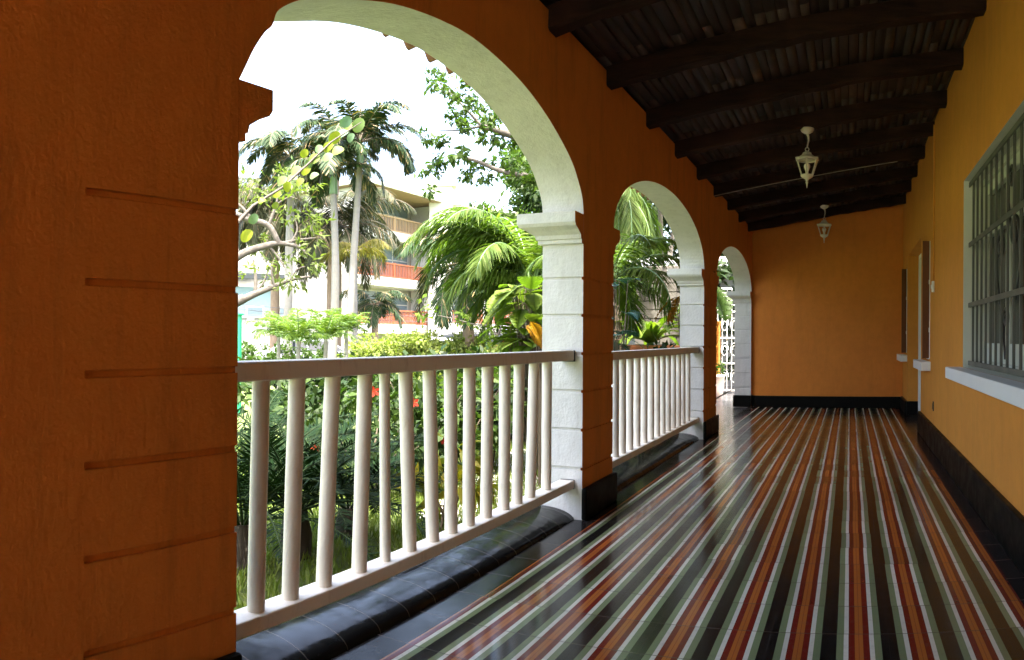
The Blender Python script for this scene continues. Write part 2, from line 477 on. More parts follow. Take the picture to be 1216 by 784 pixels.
br.inputs['Mortar Size'].default_value = 0.018
br.inputs['Color1'].default_value = (0.20, 0.185, 0.165, 1); br.inputs['Color2'].default_value = (0.30, 0.28, 0.25, 1)
br.inputs['Mortar'].default_value = (0.05, 0.05, 0.045, 1)
M['block'] = t.set(Base_Color=br.outputs[0], Roughness=0.9, Normal=t.bump(br.outputs['Fac'], -0.8, 0.03))
M['terracotta'] = simple('terracotta', (0.42, 0.15, 0.06), 0.75)
M['pot_white'] = simple('pinkish_white_pot', (0.62, 0.52, 0.46), 0.7)
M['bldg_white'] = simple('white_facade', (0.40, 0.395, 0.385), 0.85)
M['bldg_beige'] = simple('beige_facade', (0.34, 0.33, 0.31), 0.85)  # beige, slightly darker than the white facade
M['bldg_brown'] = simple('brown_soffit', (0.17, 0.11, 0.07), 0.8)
M['rail_orange'] = simple('orange_balcony_wood', (0.26, 0.07, 0.03), 0.7)
M['rail_tan'] = simple('tan_balcony_wood', (0.26, 0.17, 0.10), 0.7)
M['bldg_glass'] = simple('facade_glass', (0.12, 0.16, 0.20), 0.15)
M['blue_sheet'] = simple('pale_blue_sheet', (0.16, 0.23, 0.28), 0.5)
M['green_paint'] = simple('bright_green_paint', (0.01, 0.20, 0.09), 0.45)
M['cable'] = simple('grey_cable', (0.09, 0.09, 0.10), 0.7)
M['car_silver'] = simple('silver_car_paint', (0.55, 0.57, 0.60), 0.25, 0.3)
M['car_dark'] = simple('dark_car_paint', (0.03, 0.035, 0.04), 0.2)
M['car_red'] = simple('red_car_paint', (0.40, 0.03, 0.03), 0.25)
M['car_glass'] = simple('car_glass', (0.02, 0.025, 0.03), 0.05)
M['tyre'] = simple('tyre_rubber', (0.02, 0.02, 0.02), 0.8)
M['rim'] = simple('wheel_rim', (0.5, 0.5, 0.5), 0.3, 0.8)
M['lamp_red'] = simple('tail_lamp_red', (0.35, 0.01, 0.01), 0.2)
M['lamp_clear'] = simple('head_lamp_clear', (0.7, 0.7, 0.7), 0.1)


# ------------------------------------------------------------------ camera, light, sky
cd = bpy.data.cameras.new('camera')
cam = bpy.data.objects.new('camera', cd); COL.objects.link(cam); scene.camera = cam
cam.location = (0, 0, EYE)
cam.rotation_euler = (radians(90), -0.006, YAW)
cd.type = 'PANO'; cd.panorama_type = 'CENTRAL_CYLINDRICAL'
cd.central_cylindrical_range_u_min = -608 / F_
cd.central_cylindrical_range_u_max = 608 / F_
cd.central_cylindrical_range_v_min = -(784 - HOR) / F_
cd.central_cylindrical_range_v_max = HOR / F_
cd.central_cylindrical_radius = 1.0
cd.clip_start = 0.02; cd.clip_end = 2000

SUN_EL, SUN_AZ = radians(70), radians(140)      # azimuth measured from +Y towards +X
w = bpy.data.worlds.new('World'); scene.world = w; w.use_nodes = True
nt = w.node_tree; bg = nt.nodes['Background']
sky = nt.nodes.new('ShaderNodeTexSky'); sky.sky_type = 'NISHITA'; sky.sun_disc = False
sky.sun_elevation = SUN_EL; sky.sun_rotation = SUN_AZ
sky.air_density = 1.0; sky.dust_density = 8.0; sky.ozone_density = 1.0
nt.links.new(sky.outputs[0], bg.inputs[0]); bg.inputs[1].default_value = 0.15
sd = bpy.data.lights.new('sun', 'SUN'); sd.energy = 2.0; sd.angle = radians(0.5); sd.color = (1.0, 0.95, 0.86)
so = bpy.data.objects.new('sun', sd); COL.objects.link(so); so.location = (10, 3, 20)
dirv = Vector((sin(SUN_AZ) * cos(SUN_EL), cos(SUN_AZ) * cos(SUN_EL), sin(SUN_EL)))
so.rotation_euler = dirv.to_track_quat('Z', 'Y').to_euler()
scene.view_settings.view_transform = 'Standard'; scene.view_settings.look = 'None'
scene.view_settings.exposure = 3.55; scene.view_settings.gamma = 1.0
scene.view_settings.use_curve_mapping = False
scene.render.engine = 'CYCLES'
scene.cycles.use_denoising = True
scene.cycles.max_bounces = 10; scene.cycles.diffuse_bounces = 6; scene.cycles.glossy_bounces = 4
scene.cycles.transmission_bounces = 6; scene.cycles.transparent_max_bounces = 8
scene.cycles.sample_clamp_indirect = 8.0
scene.cycles.use_adaptive_sampling = True


# ------------------------------------------------------------------ veranda floor
def sheet(name, x0, x1, y0, y1, z, mat, nx=1, ny=1):
    mb = MB()
    mb.add([(x0, y0, z), (x1, y0, z), (x1, y1, z), (x0, y1, z)], [(0, 1, 2, 3)])
    return mb.build(name, mat)


mb = MB(); mb.box(((XL - 0.05 + XR + 0.3) / 2, 3.65, -0.1), (XR + 0.3 - XL + 0.05, 17.6, 0.2))
fl = mb.build('floor', M['floor']); tag(fl, 'polished striped tile floor of the veranda in red, orange, green, white and black', kind='structure')

# rounded black kerb under the railings
mb = MB()
for (ya, yb) in ((1.49, 4.34), (4.92, 8.18)):
    prof = [(XL - 0.052, -0.02)]
    for k in range(9):
        a = k / 8 * pi / 2
        prof.append((XL - 0.052 - 0.225 * (1 - cos(a)), 0.068 * sin(a)))
    prof += [(XO + 0.0, 0.068), (XO - 0.04, 0.05), (XO - 0.04, GROUND)]
    prof = prof + [(XL - 0.052, GROUND)]
    n = len(prof)
    ys = np.linspace(ya, yb, 40)
    vs = []
    for y in ys:
        for i, (x, z) in enumerate(prof):
            wob = 0.003 * sin(y * 2.3 + i * .5)
            vs.append((x + (wob if 3 <= i <= 9 else 0), y, z + (wob * 0.5 if 2 <= i <= 10 else 0)))
    fs = [(i * n + k, i * n + (k + 1) % n, (i + 1) * n + (k + 1) % n, (i + 1) * n + k) for i in range(len(ys) - 1) for k in range(n)]
    fs += [tuple(range(n)), tuple(range((len(ys) - 1) * n, len(ys) * n))]
    mb.add(vs, fs, True)
kb = mb.build('kerb', M['cove']); tag(kb, 'rounded black glazed kerb along the railing foot', kind='structure')

# ------------------------------------------------------------------ arcade wall
ARCH = [(1.50, 4.33, 1.92, 0.58), (4.93, 8.17, 1.92, 0.575), (8.97, 12.17, 1.92, 0.52)]
poly = [(-5.0, -0.02)]
NEAR = [(1.50, 1.92), (1.528, 1.97), (1.561, 2.029), (1.605, 2.09), (1.64, 2.125), (1.672, 2.185), (1.80, 2.262), (1.98, 2.322), (2.29, 2.418), (2.65, 2.482), (2.97, 2.502),
        (3.40, 2.463), (3.76, 2.372), (4.095, 2.225), (4.245, 2.10), (4.31, 2.01), (4.33, 1.92)]     # the nearest arch is hand shaped, not a true ellipse
def crom(P, k=5):
    out = []
    for i in range(len(P) - 1):
        p0, p1, p2, p3 = [Vector(P[min(max(i + d, 0), len(P) - 1)]) for d in (-1, 0, 1, 2)]
        for q in range(k):
            u = q / k
            out.append(tuple(0.5 * ((2 * p1) + (p2 - p0) * u + (2 * p0 - 5 * p1 + 4 * p2 - p3) * u * u + (3 * p1 - p0 - 3 * p2 + p3) * u ** 3)))
    return out
for a, b, s, h in ARCH:
    poly.append((a, -0.02))
    if a == 1.50:
        poly += crom(NEAR) + [(b, s), (b, -0.02)]
        continue
    poly.append((a, s))
    c = (a + b) / 2; R = (b - a) / 2
    for k in range(1, 48):
        th = pi - k / 48 * pi
        poly.append((c + R * cos(th), s + h * sin(th)))
    poly += [(b, s), (b, -0.02)]
poly += [(YB + 0.2, -0.02), (YB + 0.2, 2.97), (-5.0, 2.97)]
mb = MB(); mb.prism(poly, XO, XL)
arc = mb.build('arcade_wall', [M['orange'], M['white_plaster']])
# grooves cut into the piers, inner face and jambs
cut = MB()
GZ = [0.32, 0.565, 0.808, 1.046, 1.286, 1.52]
for i, z in enumerate(GZ):
    w2 = 0.0095
    def vcut(ya, yb, x0, x1):
        cut.box(((x0 + x1) / 2, (ya + yb) / 2, z), (x1 - x0, yb - ya, 2 * w2))
    d = 0.011
    vcut(0.97, 1.56, XL - d, XL + 0.05)
    vcut(4.28, 4.98, XL - d, XL + 0.05)
    vcut(8.12, 8.505, XL - d, XL + 0.05)
    vcut(8.56, 9.02, XL - d, XL + 0.05)
    for yj, sg in ((4.33, 1), (8.17, 1), (12.17, 1), (1.50, -1), (4.93, -1), (8.97, -1)):
        y0, y1 = (yj - 0.05, yj + d) if sg > 0 else (yj - d, yj + 0.05)
        cut.box(((XO - 0.05 + XL - d - 0.0005) / 2, (y0 + y1) / 2, z), ((XL - d - 0.0005) - (XO - 0.05), y1 - y0, 2 * w2))
cut.box((XL, 8.53, 1.52), (0.016, 0.012, 2.75))
co = cut.build('groove_cutter', M['orange'])
bo = arc.modifiers.new('b', 'BOOLEAN'); bo.object = co; bo.operation = 'DIFFERENCE'; bo.solver = 'EXACT'; bo.use_self = True
bpy.context.view_layer.update()
dg = bpy.context.evaluated_depsgraph_get()
nm = bpy.data.meshes.new_from_object(arc.evaluated_get(dg))
arc.modifiers.clear(); arc.data = nm
if len(nm.materials) < 2:
    nm.materials.clear(); nm.materials.append(M['orange']); nm.materials.append(M['white_plaster'])
bpy.data.objects.remove(co)
for pl in nm.polygons:
    x = pl.center.x
    pl.material_index = 0 if (x > XL - 0.0125 or x < XO + 0.002) else 1
    if pl.center.z > 2.9: pl.material_index = 0
tag(arc, 'burnt orange arcade wall with three white-lined arches and grooved piers', 'wall')


def capital(yj, sg, parent):
    """impost capital: sg=-1 projects towards -Y from a far jamb, +1 towards +Y"""
    P = [(0.0, 1.92), (0.145, 1.92), (0.145, 1.855), (0.13, 1.835), (0.085, 1.815), (0.045, 1.79), (0.038, 1.765), (0.028, 1.762), (0.028, 1.738), (0, 1.733)]
    xi = XL - 0.0005
    vs = []; n = len(P)
    for (d, z) in P:
        vs.append((xi, yj + sg * d, z + 0.001))
        vs.append((XO - d * 0.8, yj + sg * d, z + 0.001))
        vs.append((XO - d * 0.8, yj - sg * 0.1, z + 0.001))
    fs = []
    for i in range(n - 1):
        a, b = i * 3, (i + 1) * 3
        fs += [(a, a + 1, b + 1, b), (a + 1, a + 2, b + 2, b + 1)]
    fs.append(tuple(i * 3 for i in range(n)))
    fs.append(tuple(i * 3 + 2 for i in range(n))[::-1])
    m = MB(); m.add(vs, fs, False)
    o = m.build('capital', [M['white_plaster'], M['orange']], parent)
    for pl in o.data.polygons:
        if len(pl.vertices) == n and abs(pl.center.x - xi) < 1e-3:
            pl.material_index = 1
    return o


for yj, sg in ((1.50, 1), (4.33, -1), (4.93, 1), (8.17, -1), (8.97, 1), (12.17, -1)):
    capital(yj, sg, arc)
# black skirting on the piers
for ya, yb in ((-4.98, 1.5), (4.33, 4.93), (8.17, 8.97), (12.17, YB - 0.03)):
    e = 0.02 if ya > 3 and yb < 12 else 0
    m = MB(); m.box((XL + 0.017, (ya + yb) / 2, 0.1015), (0.034, yb - ya + 2 * e, 0.201))
    m.build('skirting', M['black'], arc, bevel=0.012)
m = MB(); m.box(((XL + XO) / 2 - 0.01, 12.155, 0.1), (THICK + 0.02, 0.034, 0.195)); m.build('skirting', M['black'], arc, bevel=0.01)

# ------------------------------------------------------------------ end walls
m = MB(); m.box(((XL + XR) / 2 - 0.0, YB + 0.11, 1.74), (XR - XL - 0.004, 0.22, 3.5))
ew = m.build('end_wall', M['orange_end']); tag(ew, 'plain burnt orange wall closing the far end of the veranda', 'wall')
m = MB(); m.box(((XL + XR) / 2, YB - 0.016, 0.095), (XR - XL - 0.06, 0.032, 0.19)); m.build('skirting', M['black'], ew, bevel=0.008)

# ------------------------------------------------------------------ house wall
DY0, DY1, DZ = 9.12, 11.22, 2.42
WY0, WY1, WZ0, WZ1 = 2.30, 5.70, 0.93, 2.385
pol = [(-5.3, -0.02), (DY0, -0.02), (DY0, DZ), (DY1, DZ), (DY1, -0.02), (YB + 0.2, -0.02), (YB + 0.2, 3.62), (-5.3, 3.62)]
m = MB(); m.prism(pol, XR, XR + 0.30)
hw = m.build('house_wall', [M['ochre'], M['white_plaster']])
cut = MB()
cut.box((XR + 0.15, (WY0 + WY1) / 2, (WZ0 + WZ1) / 2), (0.6, WY1 - WY0, WZ1 - WZ0))
cut.box((XR + 0.15, 8.55, 1.57), (0.6, 0.82, 1.32))
cut.box((XR + 0.15, 11.78, 1.57), (0.6, 0.66, 1.32))
co = cut.build('opening_cutter', M['ochre'])
bo = hw.modifiers.new('b', 'BOOLEAN'); bo.object = co; bo.operation = 'DIFFERENCE'; bo.solver = 'EXACT'
bpy.context.view_layer.update(); dg = bpy.context.evaluated_depsgraph_get()
nm = bpy.data.meshes.new_from_object(hw.evaluated_get(dg)); hw.modifiers.clear(); hw.data = nm
bpy.data.objects.remove(co)
nm.materials.clear(); nm.materials.append(M['ochre']); nm.materials.append(M['sash_paint'])
for pl in nm.polygons:
    c = pl.center
    pl.material_index = 1 if (XR + 0.01 < c.x < XR + 0.29 and WY0 - 0.01 < c.y < WY1 + 0.01 and WZ0 - 0.01 < c.z < WZ1 + 0.01) else 0
tag(hw, 'ochre plastered house wall with barred window, doorway and black skirting', 'wall')
for ya, yb in ((-5.28, DY0), (DY1, YB - 0.03)):
    m = MB(); zt = 0.255 if ya < 0 else 0.20
    m.box((XR - 0.02, (ya + yb) / 2, zt / 2), (0.04, yb - ya, zt)); m.build('skirting', M['black'], hw, bevel=0.01)
m = MB(); m.box((XR + 0.07, DY1 - 0.016, 0.1), (0.18, 0.032, 0.2)); m.build('skirting', M['black'], hw, bevel=0.006)


def sill(x0, ya, yb, z0, z1, parent):
    m = MB(); m.box(((x0 + XR + 0.06) / 2, (ya + yb) / 2, (z0 + z1) / 2), (XR + 0.06 - x0, yb - ya, z1 - z0))
    return m.build('sill', M['white_paint'], parent, bevel=0.006)


# big barred window
bars = MB()
y = WY1 - 0.11
while y > WY0 + 0.05:
    bars.bar((XR + 0.060, y, WZ0 + 0.03), (XR + 0.060, y, WZ1 - 0.01), 0.020, 0.016, up=(1, 0, 0)); y -= 0.178
win = MB()
# outer frame of the window set in the reveal
for (ya, yb, za, zb) in ((WY0, WY1, WZ1 - 0.05, WZ1 - 0.001), (WY0, WY1, WZ0 + 0.001, WZ0 + 0.05), (WY0 + .001, WY0 + 0.06, WZ0 + .05, WZ1 - .05), (WY1 - 0.06, WY1 - .001, WZ0 + .05, WZ1 - .05)):
    win.box((XR + 0.17, (ya + yb) / 2, (za + zb) / 2), (0.06, yb - ya - .002, zb - za))
wo = win.build('window', M['sash_paint'], hw, bevel=0.003)
bars.build('grille', M['grille_paint'], wo)
hb = MB()
for z in (WZ0 + 0.035, 1.415, 1.885, WZ1 - 0.03):
    hb.box((XR + 0.045, (WY0 + WY1) / 2, z), (0.012, WY1 - WY0 - 0.01, 0.036))
hb.build('grille_rail', M['grille_paint'], wo, bevel=0.002)
sc = MB()   # wrought scrolls on the grille
def scroll(yc, zc, s, flip):
    pts = []
    for k in range(46):
        a = k / 45 * 2.6 * pi
        rr = s * (0.10 - 0.028 * a / pi)
        pts.append(Vector((XR + 0.075, yc + flip * rr * cos(a), zc + rr * sin(a))))
    sc.tube(pts, 0.011, 6)
    sc.tube([(XR + 0.075, yc + flip * 0.10 * s, zc), (XR + 0.078, yc + flip * 0.13 * s, zc - 0.16 * s), (XR + 0.075, yc + flip * 0.02, zc - 0.36 * s)], 0.008, 6)
for yc, zc, s, fl_ in ((4.62, 1.74, 1.0, 1), (4.22, 1.78, 1.1, -1), (4.45, 1.28, 0.7, 1), (3.7, 1.72, 1.0, 1), (4.3, 2.12, 0.8, 1)):
    scroll(yc, zc, s, fl_)
sc.build('scrollwork', M['scroll_iron'], wo)
sash = MB()
ys_ = np.linspace(WY0 + 0.06, WY1 - 0.06, 5)
for i in range(4):
    a, b = ys_[i] + 0.004, ys_[i + 1] - 0.004
    for (ya, yb, za, zb) in ((a, a + 0.07, WZ0 + .05, WZ1 - .05), (b - 0.07, b, WZ0 + .05, WZ1 - .05), (a + .07, b - .07, WZ0 + .05, WZ0 + 0.19), (a + .07, b - .07, WZ1 - 0.13, WZ1 - .05), (a + .07, b - .07, 1.93, 1.97)):
        sash.box((XR + 0.185, (ya + yb) / 2, (za + zb) / 2), (0.04, yb - ya, zb - za))
sash.build('sash', M['sash_paint'], wo, bevel=0.003)
gl = MB(); gl.box((XR + 0.205, (WY0 + WY1) / 2, (WZ0 + WZ1) / 2), (0.008, WY1 - WY0 - 0.1, WZ1 - WZ0 - 0.08)); gl.build('pane', M['glass'], wo)
s_ = sill(XR - 0.12, WY0 - 0.15, WY1 + 0.15, 0.84, 0.929, hw); s_['label'] = 'long white projecting sill under the barred window'

for (ya, yb) in ((8.13, 8.97), (11.44, 12.12)):
    wn_ = MB()
    for (a, b, za, zb) in ((ya, ya + 0.05, .91, 2.23), (yb - 0.05, yb, .91, 2.23), (ya + .05, yb - .05, 2.18, 2.23), (ya + .05, yb - .05, .91, .96), ((ya + yb) / 2 - .03, (ya + yb) / 2 + .03, .96, 2.18)):
        wn_.box((XR + 0.08, (a + b) / 2, (za + zb) / 2), (0.06, b - a, zb - za))
    wb = wn_.build('window', M['white_paint'], hw, bevel=0.003)
    g_ = MB(); g_.box((XR + 0.09, (ya + yb) / 2, 1.57), (0.01, yb - ya - 0.06, 1.25)); g_.build('pane', M['glass'], wb)
    # shutter leaf standing open, edge on to the corridor
    sh = MB(); sh.box((XR - 0.045, ya - 0.012, 1.585), (0.075, 0.026, 1.30)); sh.build('shutter', M['shutter_wood'], wb, bevel=0.002)
    ed = MB(); ed.box((XR - 0.003, ya - 0.02, 1.585), (0.008, 0.034, 1.30))
    for zz in (1.25, 1.78): ed.box((XR - 0.006, ya - 0.03, zz), (0.016, 0.02, 0.05))
    ed.build('shutter_hinge', M['white_paint'], wb)
    sill(XR - 0.105, ya - 0.11, yb + 0.05 if yb < 10 else YB - 0.02, 0.80, 0.90, hw)

# doorway: white frame and panelled double door
df = MB()
for (ya, yb, za, zb) in ((DY1 - 0.06, DY1 - .001, 0.001, DZ - .001), (DY0 + .001, DY0 + 0.06, 0.001, DZ - .001), (DY0 + .06, DY1 - .06, DZ - 0.06, DZ - .001)):
    df.box((XR + 0.195, (ya + yb) / 2, (za + zb) / 2), (0.07, yb - ya, zb - za))
do = df.build('door', M['white_paint'], hw, bevel=0.004)
for k, (ya, yb) in enumerate(((DY0 + 0.06, 10.165), (10.175, DY1 - 0.06))):
    lf = MB(); lf.box((XR + 0.21, (ya + yb) / 2, DZ / 2 - 0.03), (0.04, yb - ya - 0.006, DZ - 0.075))
    for za, zb in ((0.15, 0.8), (0.95, 1.6), (1.75, 2.25)):
        lf.box((XR + 0.187, (ya + yb) / 2, (za + zb) / 2), (0.012, yb - ya - 0.26, zb - za))
    lf.build('door_leaf', M['white_paint'], do, bevel=0.003)
hd = MB(); hd.tube([(XR + .185, 10.10, 1.05), (XR + .13, 10.10, 1.05), (XR + .13, 9.99, 1.05)], 0.009, 8); hd.build('handle', M['scroll_iron'], do)

# electric fittings on the house wall
m = MB(); m.tube([(XR - 0.010, 7.69, 1.76), (XR - 0.010, 7.69, 3.4)], 0.009, 8)
cn = m.build('conduit', M['ochre']); tag(cn, 'thin ochre painted conduit running down the house wall to a switch', 'conduit')
m = MB(); m.box((XR - 0.014, 7.69, 1.70), (0.026, 0.055, 0.115)); m.box((XR - 0.031, 7.69, 1.70), (0.010, 0.02, 0.04))
sw = m.build('light_switch', M['white_paint'], bevel=0.003); tag(sw, 'small white switch box below the conduit on the ochre wall', 'switch')
m = MB(); m.box((XR - 0.004, 7.70, 0.445), (0.010, 0.05, 0.10)); m.box((XR - 0.011, 7.70, 0.445), (0.006, 0.03, 0.06))
ou = m.build('wall_outlet', M['rubber'], bevel=0.002); tag(ou, 'small dark outlet low on the ochre wall above the skirting', 'outlet')

# ------------------------------------------------------------------ roof
SL = 0.180
def zb(x): return 2.862 + (x - XL) * SL       # underside of beams
BH, BW = 0.122, 0.12
def zc_(x): return zb(x) + BH                 # underside of boards
roof = empty('veranda_roof', (0, 0, 0)); tag(roof, 'sloping dark timber veranda roof with heavy beams under clay tiles', 'roof')
bys = [3.82 + 0.99 * k for k in range(-9, 9)]
for k, y in enumerate(bys):
    m = MB(); nseg = 24
    xs = np.linspace(XL - 0.55, XR + 0.02, nseg)
    vs = []; pr = random.Random(k)
    wv = [pr.uniform(-0.006, 0.006) for _ in range(nseg)]
    for i, x in enumerate(xs):
        a = wv[i]
        h0 = zb(x) + a
        vs += [(x, y - BW / 2 + a, h0 + 0.012), (x, y - BW / 2 + 0.014, h0), (x, y + BW / 2 - 0.014, h0 + a * 0.5), (x, y + BW / 2 + a, h0 + 0.012), (x, y + BW / 2, zc_(x) + 0.01), (x, y - BW / 2, zc_(x) + 0.01)]
    fs = [(i * 6 + j, i * 6 + (j + 1) % 6, (i + 1) * 6 + (j + 1) % 6, (i + 1) * 6 + j) for i in range(nseg - 1) for j in range(6)]
    fs += [(0, 1, 2, 3, 4, 5), tuple((nseg - 1) * 6 + j for j in range(6))]
    m.add(vs, fs, False)
    m.build('beam', M['beam'], roof)
# boards running lengthwise over the beams, each with its own small offset and gaps
V = []; Fq = []
x = XL - 0.62; ri_ = 0
while x < XR + 0.02:
    wd = random.uniform(0.055, 0.085)
    y0 = -5.3
    while y0 < YB + 0.2:
        ln = random.choice((1.98, 2.97, 3.96)); y1 = min(y0 + ln, YB + 0.2)
        dz = random.uniform(0.012, 0.019); xa, xb = x + 0.003, x + wd - 0.003
        b = len(V)
        for (xx, yy) in ((xa, y0), (xb, y0), (xb, y1 - 0.004), (xa, y1 - 0.004)):
            V.append((xx, yy, zc_(xx) + dz))
        for (xx, yy) in ((xa, y0), (xb, y0), (xb, y1 - 0.004), (xa, y1 - 0.004)):
            V.append((xx, yy, zc_(xx) + dz + 0.03))
        Fq += [(b, b + 3, b + 2, b + 1), (b, b + 1, b + 5, b + 4), (b + 1, b + 2, b + 6, b + 5), (b + 2, b + 3, b + 7, b + 6), (b + 3, b, b + 4, b + 7)]
        y0 = y1
    x += wd
np_mesh('ceiling_boards', V, Fq, M['board'], roof)
m = MB()
m.add([(XL - 0.70, -5.4, zc_(XL - .7) + 0.062), (XR + 0.3, -5.4, zc_(XR + .3) + 0.062), (XR + 0.3, YB + .3, zc_(XR + .3) + 0.062), (XL - 0.70, YB + .3, zc_(XL - .7) + 0.062),
       (XL - 0.70, -5.4, zc_(XL - .7) + 0.092), (XR + 0.3, -5.4, zc_(XR + .3) + 0.092), (XR + 0.3, YB + .3, zc_(XR + .3) + 0.092), (XL - 0.70, YB + .3, zc_(XL - .7) + 0.092)],
      [(0, 1, 2, 3), (4, 5, 6, 7), (0, 1, 5, 4), (1, 2, 6, 5), (2, 3, 7, 6), (3, 0, 4, 7)])
m.build('roof_deck', M['beam'], roof)
# barrel tiles: a wavy shell, its scalloped ends show beyond the arch
TP = 0.24; V = []; Fq = []
ny = int(18.3 / TP) * 10; xs = np.linspace(XL - 0.90, XR + 3.2, 14)
for side in (0, 1):
    for j in range(ny + 1):
        y = -5.7 + j * TP / 10
        for x in xs:
            V.append((x, y, zc_(x) + 0.115 + 0.05 * sin(2 * pi * (y - 3.46) / TP - pi / 2) + side * 0.022))
nx = len(xs)
for side in (0, 1):
    o_ = side * (ny + 1) * nx
    for j in range(ny):
        for i in range(nx - 1):
            Fq.append((o_ + j * nx + i, o_ + j * nx + i + 1, o_ + (j + 1) * nx + i + 1, o_ + (j + 1) * nx + i))
o_ = (ny + 1) * nx
for j in range(ny):
    Fq.append((j * nx, (j + 1) * nx, o_ + (j + 1) * nx, o_ + j * nx))
np_mesh('roof_tiles', V, Fq, M['clay'], roof, smooth=True)

# end closing wall behind the viewer and the rooms' back so that no sky leaks in
m = MB(); m.box((XR + 0.32 + 2.0, 3.6, 1.8), (0.2, 18.2, 3.9)); m.box((XR + 1.3, 12.6, 1.8), (2.2, 0.2, 3.9)); m.box((XR + 1.3, -5.35, 1.8), (2.2, 0.2, 3.9)); m.box((XR + 1.3, 3.6, 3.75), (2.2, 18.2, 0.08))
rr_ = m.build('inner_rooms', M['ochre']); tag(rr_, 'closed ochre rooms of the house behind the barred window', 'building')

# conduit across the ceiling
m = MB(); m.tube([(XL + 0.01, 8.70, zb(XL) - 0.008), (0.55, 8.70, zb(0.55) - 0.008)], 0.0045, 8)
cp = m.build('conduit', M['pvc']); tag(cp, 'thin pale conduit fixed under a dark ceiling beam near the first lamp', 'conduit')


# ------------------------------------------------------------------ lanterns
def make_lantern(loc, label):
    root = empty('pendant_lantern', loc)
    tag(root, label, 'lamp', 'white lanterns hanging from the beams')
    m = MB(); m.lathe((0, 0, 0), [(0.012, -0.050), (0.03, -0.045), (0.055, -0.028), (0.064, -0.010), (0.064, 0.0)], 24); m.build('ceiling_rose', M['lamp_paint'], root)
    m = MB(); pts = [(0, 0, -0.045), (0.012, 0, -0.075), (0.013, 0, -0.11), (0.004, 0, -0.15), (0, 0, -0.175)]
    m.tube(pts, [0.014, 0.011, 0.008, 0.007, 0.007], 8); m.build('stem', M['lamp_paint'], root)
    m = MB(); m.tube([(0.017 * sin(a), 0, -0.192 + 0.017 * cos(a)) for a in np.linspace(0, 2 * pi, 17)], 0.0045, 6, caps=False); m.build('ring', M['lamp_paint'], root)
    S = 6; r0 = pi / 6
    m = MB(); m.lathe((0, 0, 0), [(0.012, -0.208), (0.034, -0.222), (0.044, -0.226), (0.052, -0.245), (0.085, -0.268), (0.122, -0.276), (0.122, -0.286), (0.10, -0.284)], S, r0, smooth=False); m.build('lamp_cap', M['lamp_paint'], root, bevel=0.002)
    top, bot, zt_, zb_ = 0.106, 0.056, -0.286, -0.432
    m = MB()
    for k in range(S):
        a = r0 + 2 * pi * k / S; a2 = a + 2 * pi / S
        P1 = Vector((top * cos(a), top * sin(a), zt_)); P2 = Vector((bot * cos(a), bot * sin(a), zb_))
        Q1 = Vector((top * cos(a2), top * sin(a2), zt_)); Q2 = Vector((bot * cos(a2), bot * sin(a2), zb_))
        m.bar(P1, P2, 0.011, 0.011); m.bar(P1 - Vector((0, 0, .004)), Q1 - Vector((0, 0, .004)), 0.009, 0.010); m.bar(P2, Q2, 0.009, 0.012)
    m.build('frame', M['lamp_paint'], root)
    m = MB(); m.lathe((0, 0, 0), [(bot - 0.002, zb_), (top - 0.003, zt_)], S, r0, smooth=False, closed=False); m.build('pane', M['lampglass'], root)
    m = MB(); m.lathe((0, 0, 0), [(0.060, -0.430), (0.056, -0.445), (0.030, -0.462), (0.014, -0.472), (0.010, -0.49), (0.013, -0.498), (0.008, -0.51), (0.004, -0.545), (0.001, -0.55)], 12); m.build('finial', M['lamp_paint'], root)
    m = MB(); m.lathe((0, 0, 0), [(0.014, -0.432), (0.014, -0.395), (0.020, -0.380), (0.030, -0.355), (0.028, -0.335), (0.012, -0.322), (0.002, -0.318)], 14); m.build('bulb', M['bulb'], root)
    return root


def copy_tree(o, parent=None):
    c = o.copy(); COL.objects.link(c); c.parent = parent
    for ch in list(o.children): copy_tree(ch, c)
    return c


la = make_lantern((-0.405, 6.79, zb(-0.405) + 0.002), 'nearer of the two white lanterns hanging from the dark ceiling')
lb = copy_tree(la); lb.location = (-0.386, 10.75, zb(-0.386) + 0.002)
lb['label'] = 'farther of the two white lanterns, hanging before the end wall'

# ------------------------------------------------------------------ railings
XF = XL - 0.055          # front face of rails
XC = XF - 0.045


def yat(px, X):
    t_ = (px - 608) / F_ - YAW
    return X / math.tan(t_)


def rail(name, ya, yb, balT, balB, label, zt=1.066):
    root = empty(name, (XC, (ya + yb) / 2, 0.105)); tag(root, label, 'railing', 'cream railings between the piers')
    L0 = Vector((XC, (ya + yb) / 2, 0.105))
    def bld(m, nm_, mat, **k):
        m.v = [tuple(Vector(v) - L0) for v in m.v]
        return m.build(nm_, mat, root, **k)
    m = MB(); m.box((XC, (ya + yb) / 2, zt - 0.032), (0.09, yb - ya - 0.004, 0.064)); bld(m, 'top_rail', M['rail_paint'], bevel=0.007)
    m = MB(); m.box((XC, (ya + yb) / 2, 0.222), (0.10, yb - ya - 0.004, 0.052)); bld(m, 'bottom_rail', M['rail_paint'], bevel=0.006)
    for (bT, bB) in zip(balT, balB):
        y1 = yat(bT, XC); y0 = yat(bB, XC)
        rad = 0.030 if abs(bT - 457) > 3 else 0.022
        m = MB(); pts = []
        for k in range(7):
            f = k / 6
            pts.append((XC + random.uniform(-.001, .001), y0 + (y1 - y0) * f, 0.243 + (zt - 0.06 - 0.243) * f))
        m.tube(pts, [rad * random.uniform(0.985, 1.015) for _ in pts], 14)
        bld(m, 'baluster', M['rail_paint'])
    for z_, h_ in ((zt - 0.035, 0.066), (0.222, 0.052)):
        m = MB(); m.box((XC + 0.002, yb - 0.006, z_), (0.094, 0.014, h_ + 0.006)); bld(m, 'end_cap', M['rubber'], bevel=0.003)
    return root


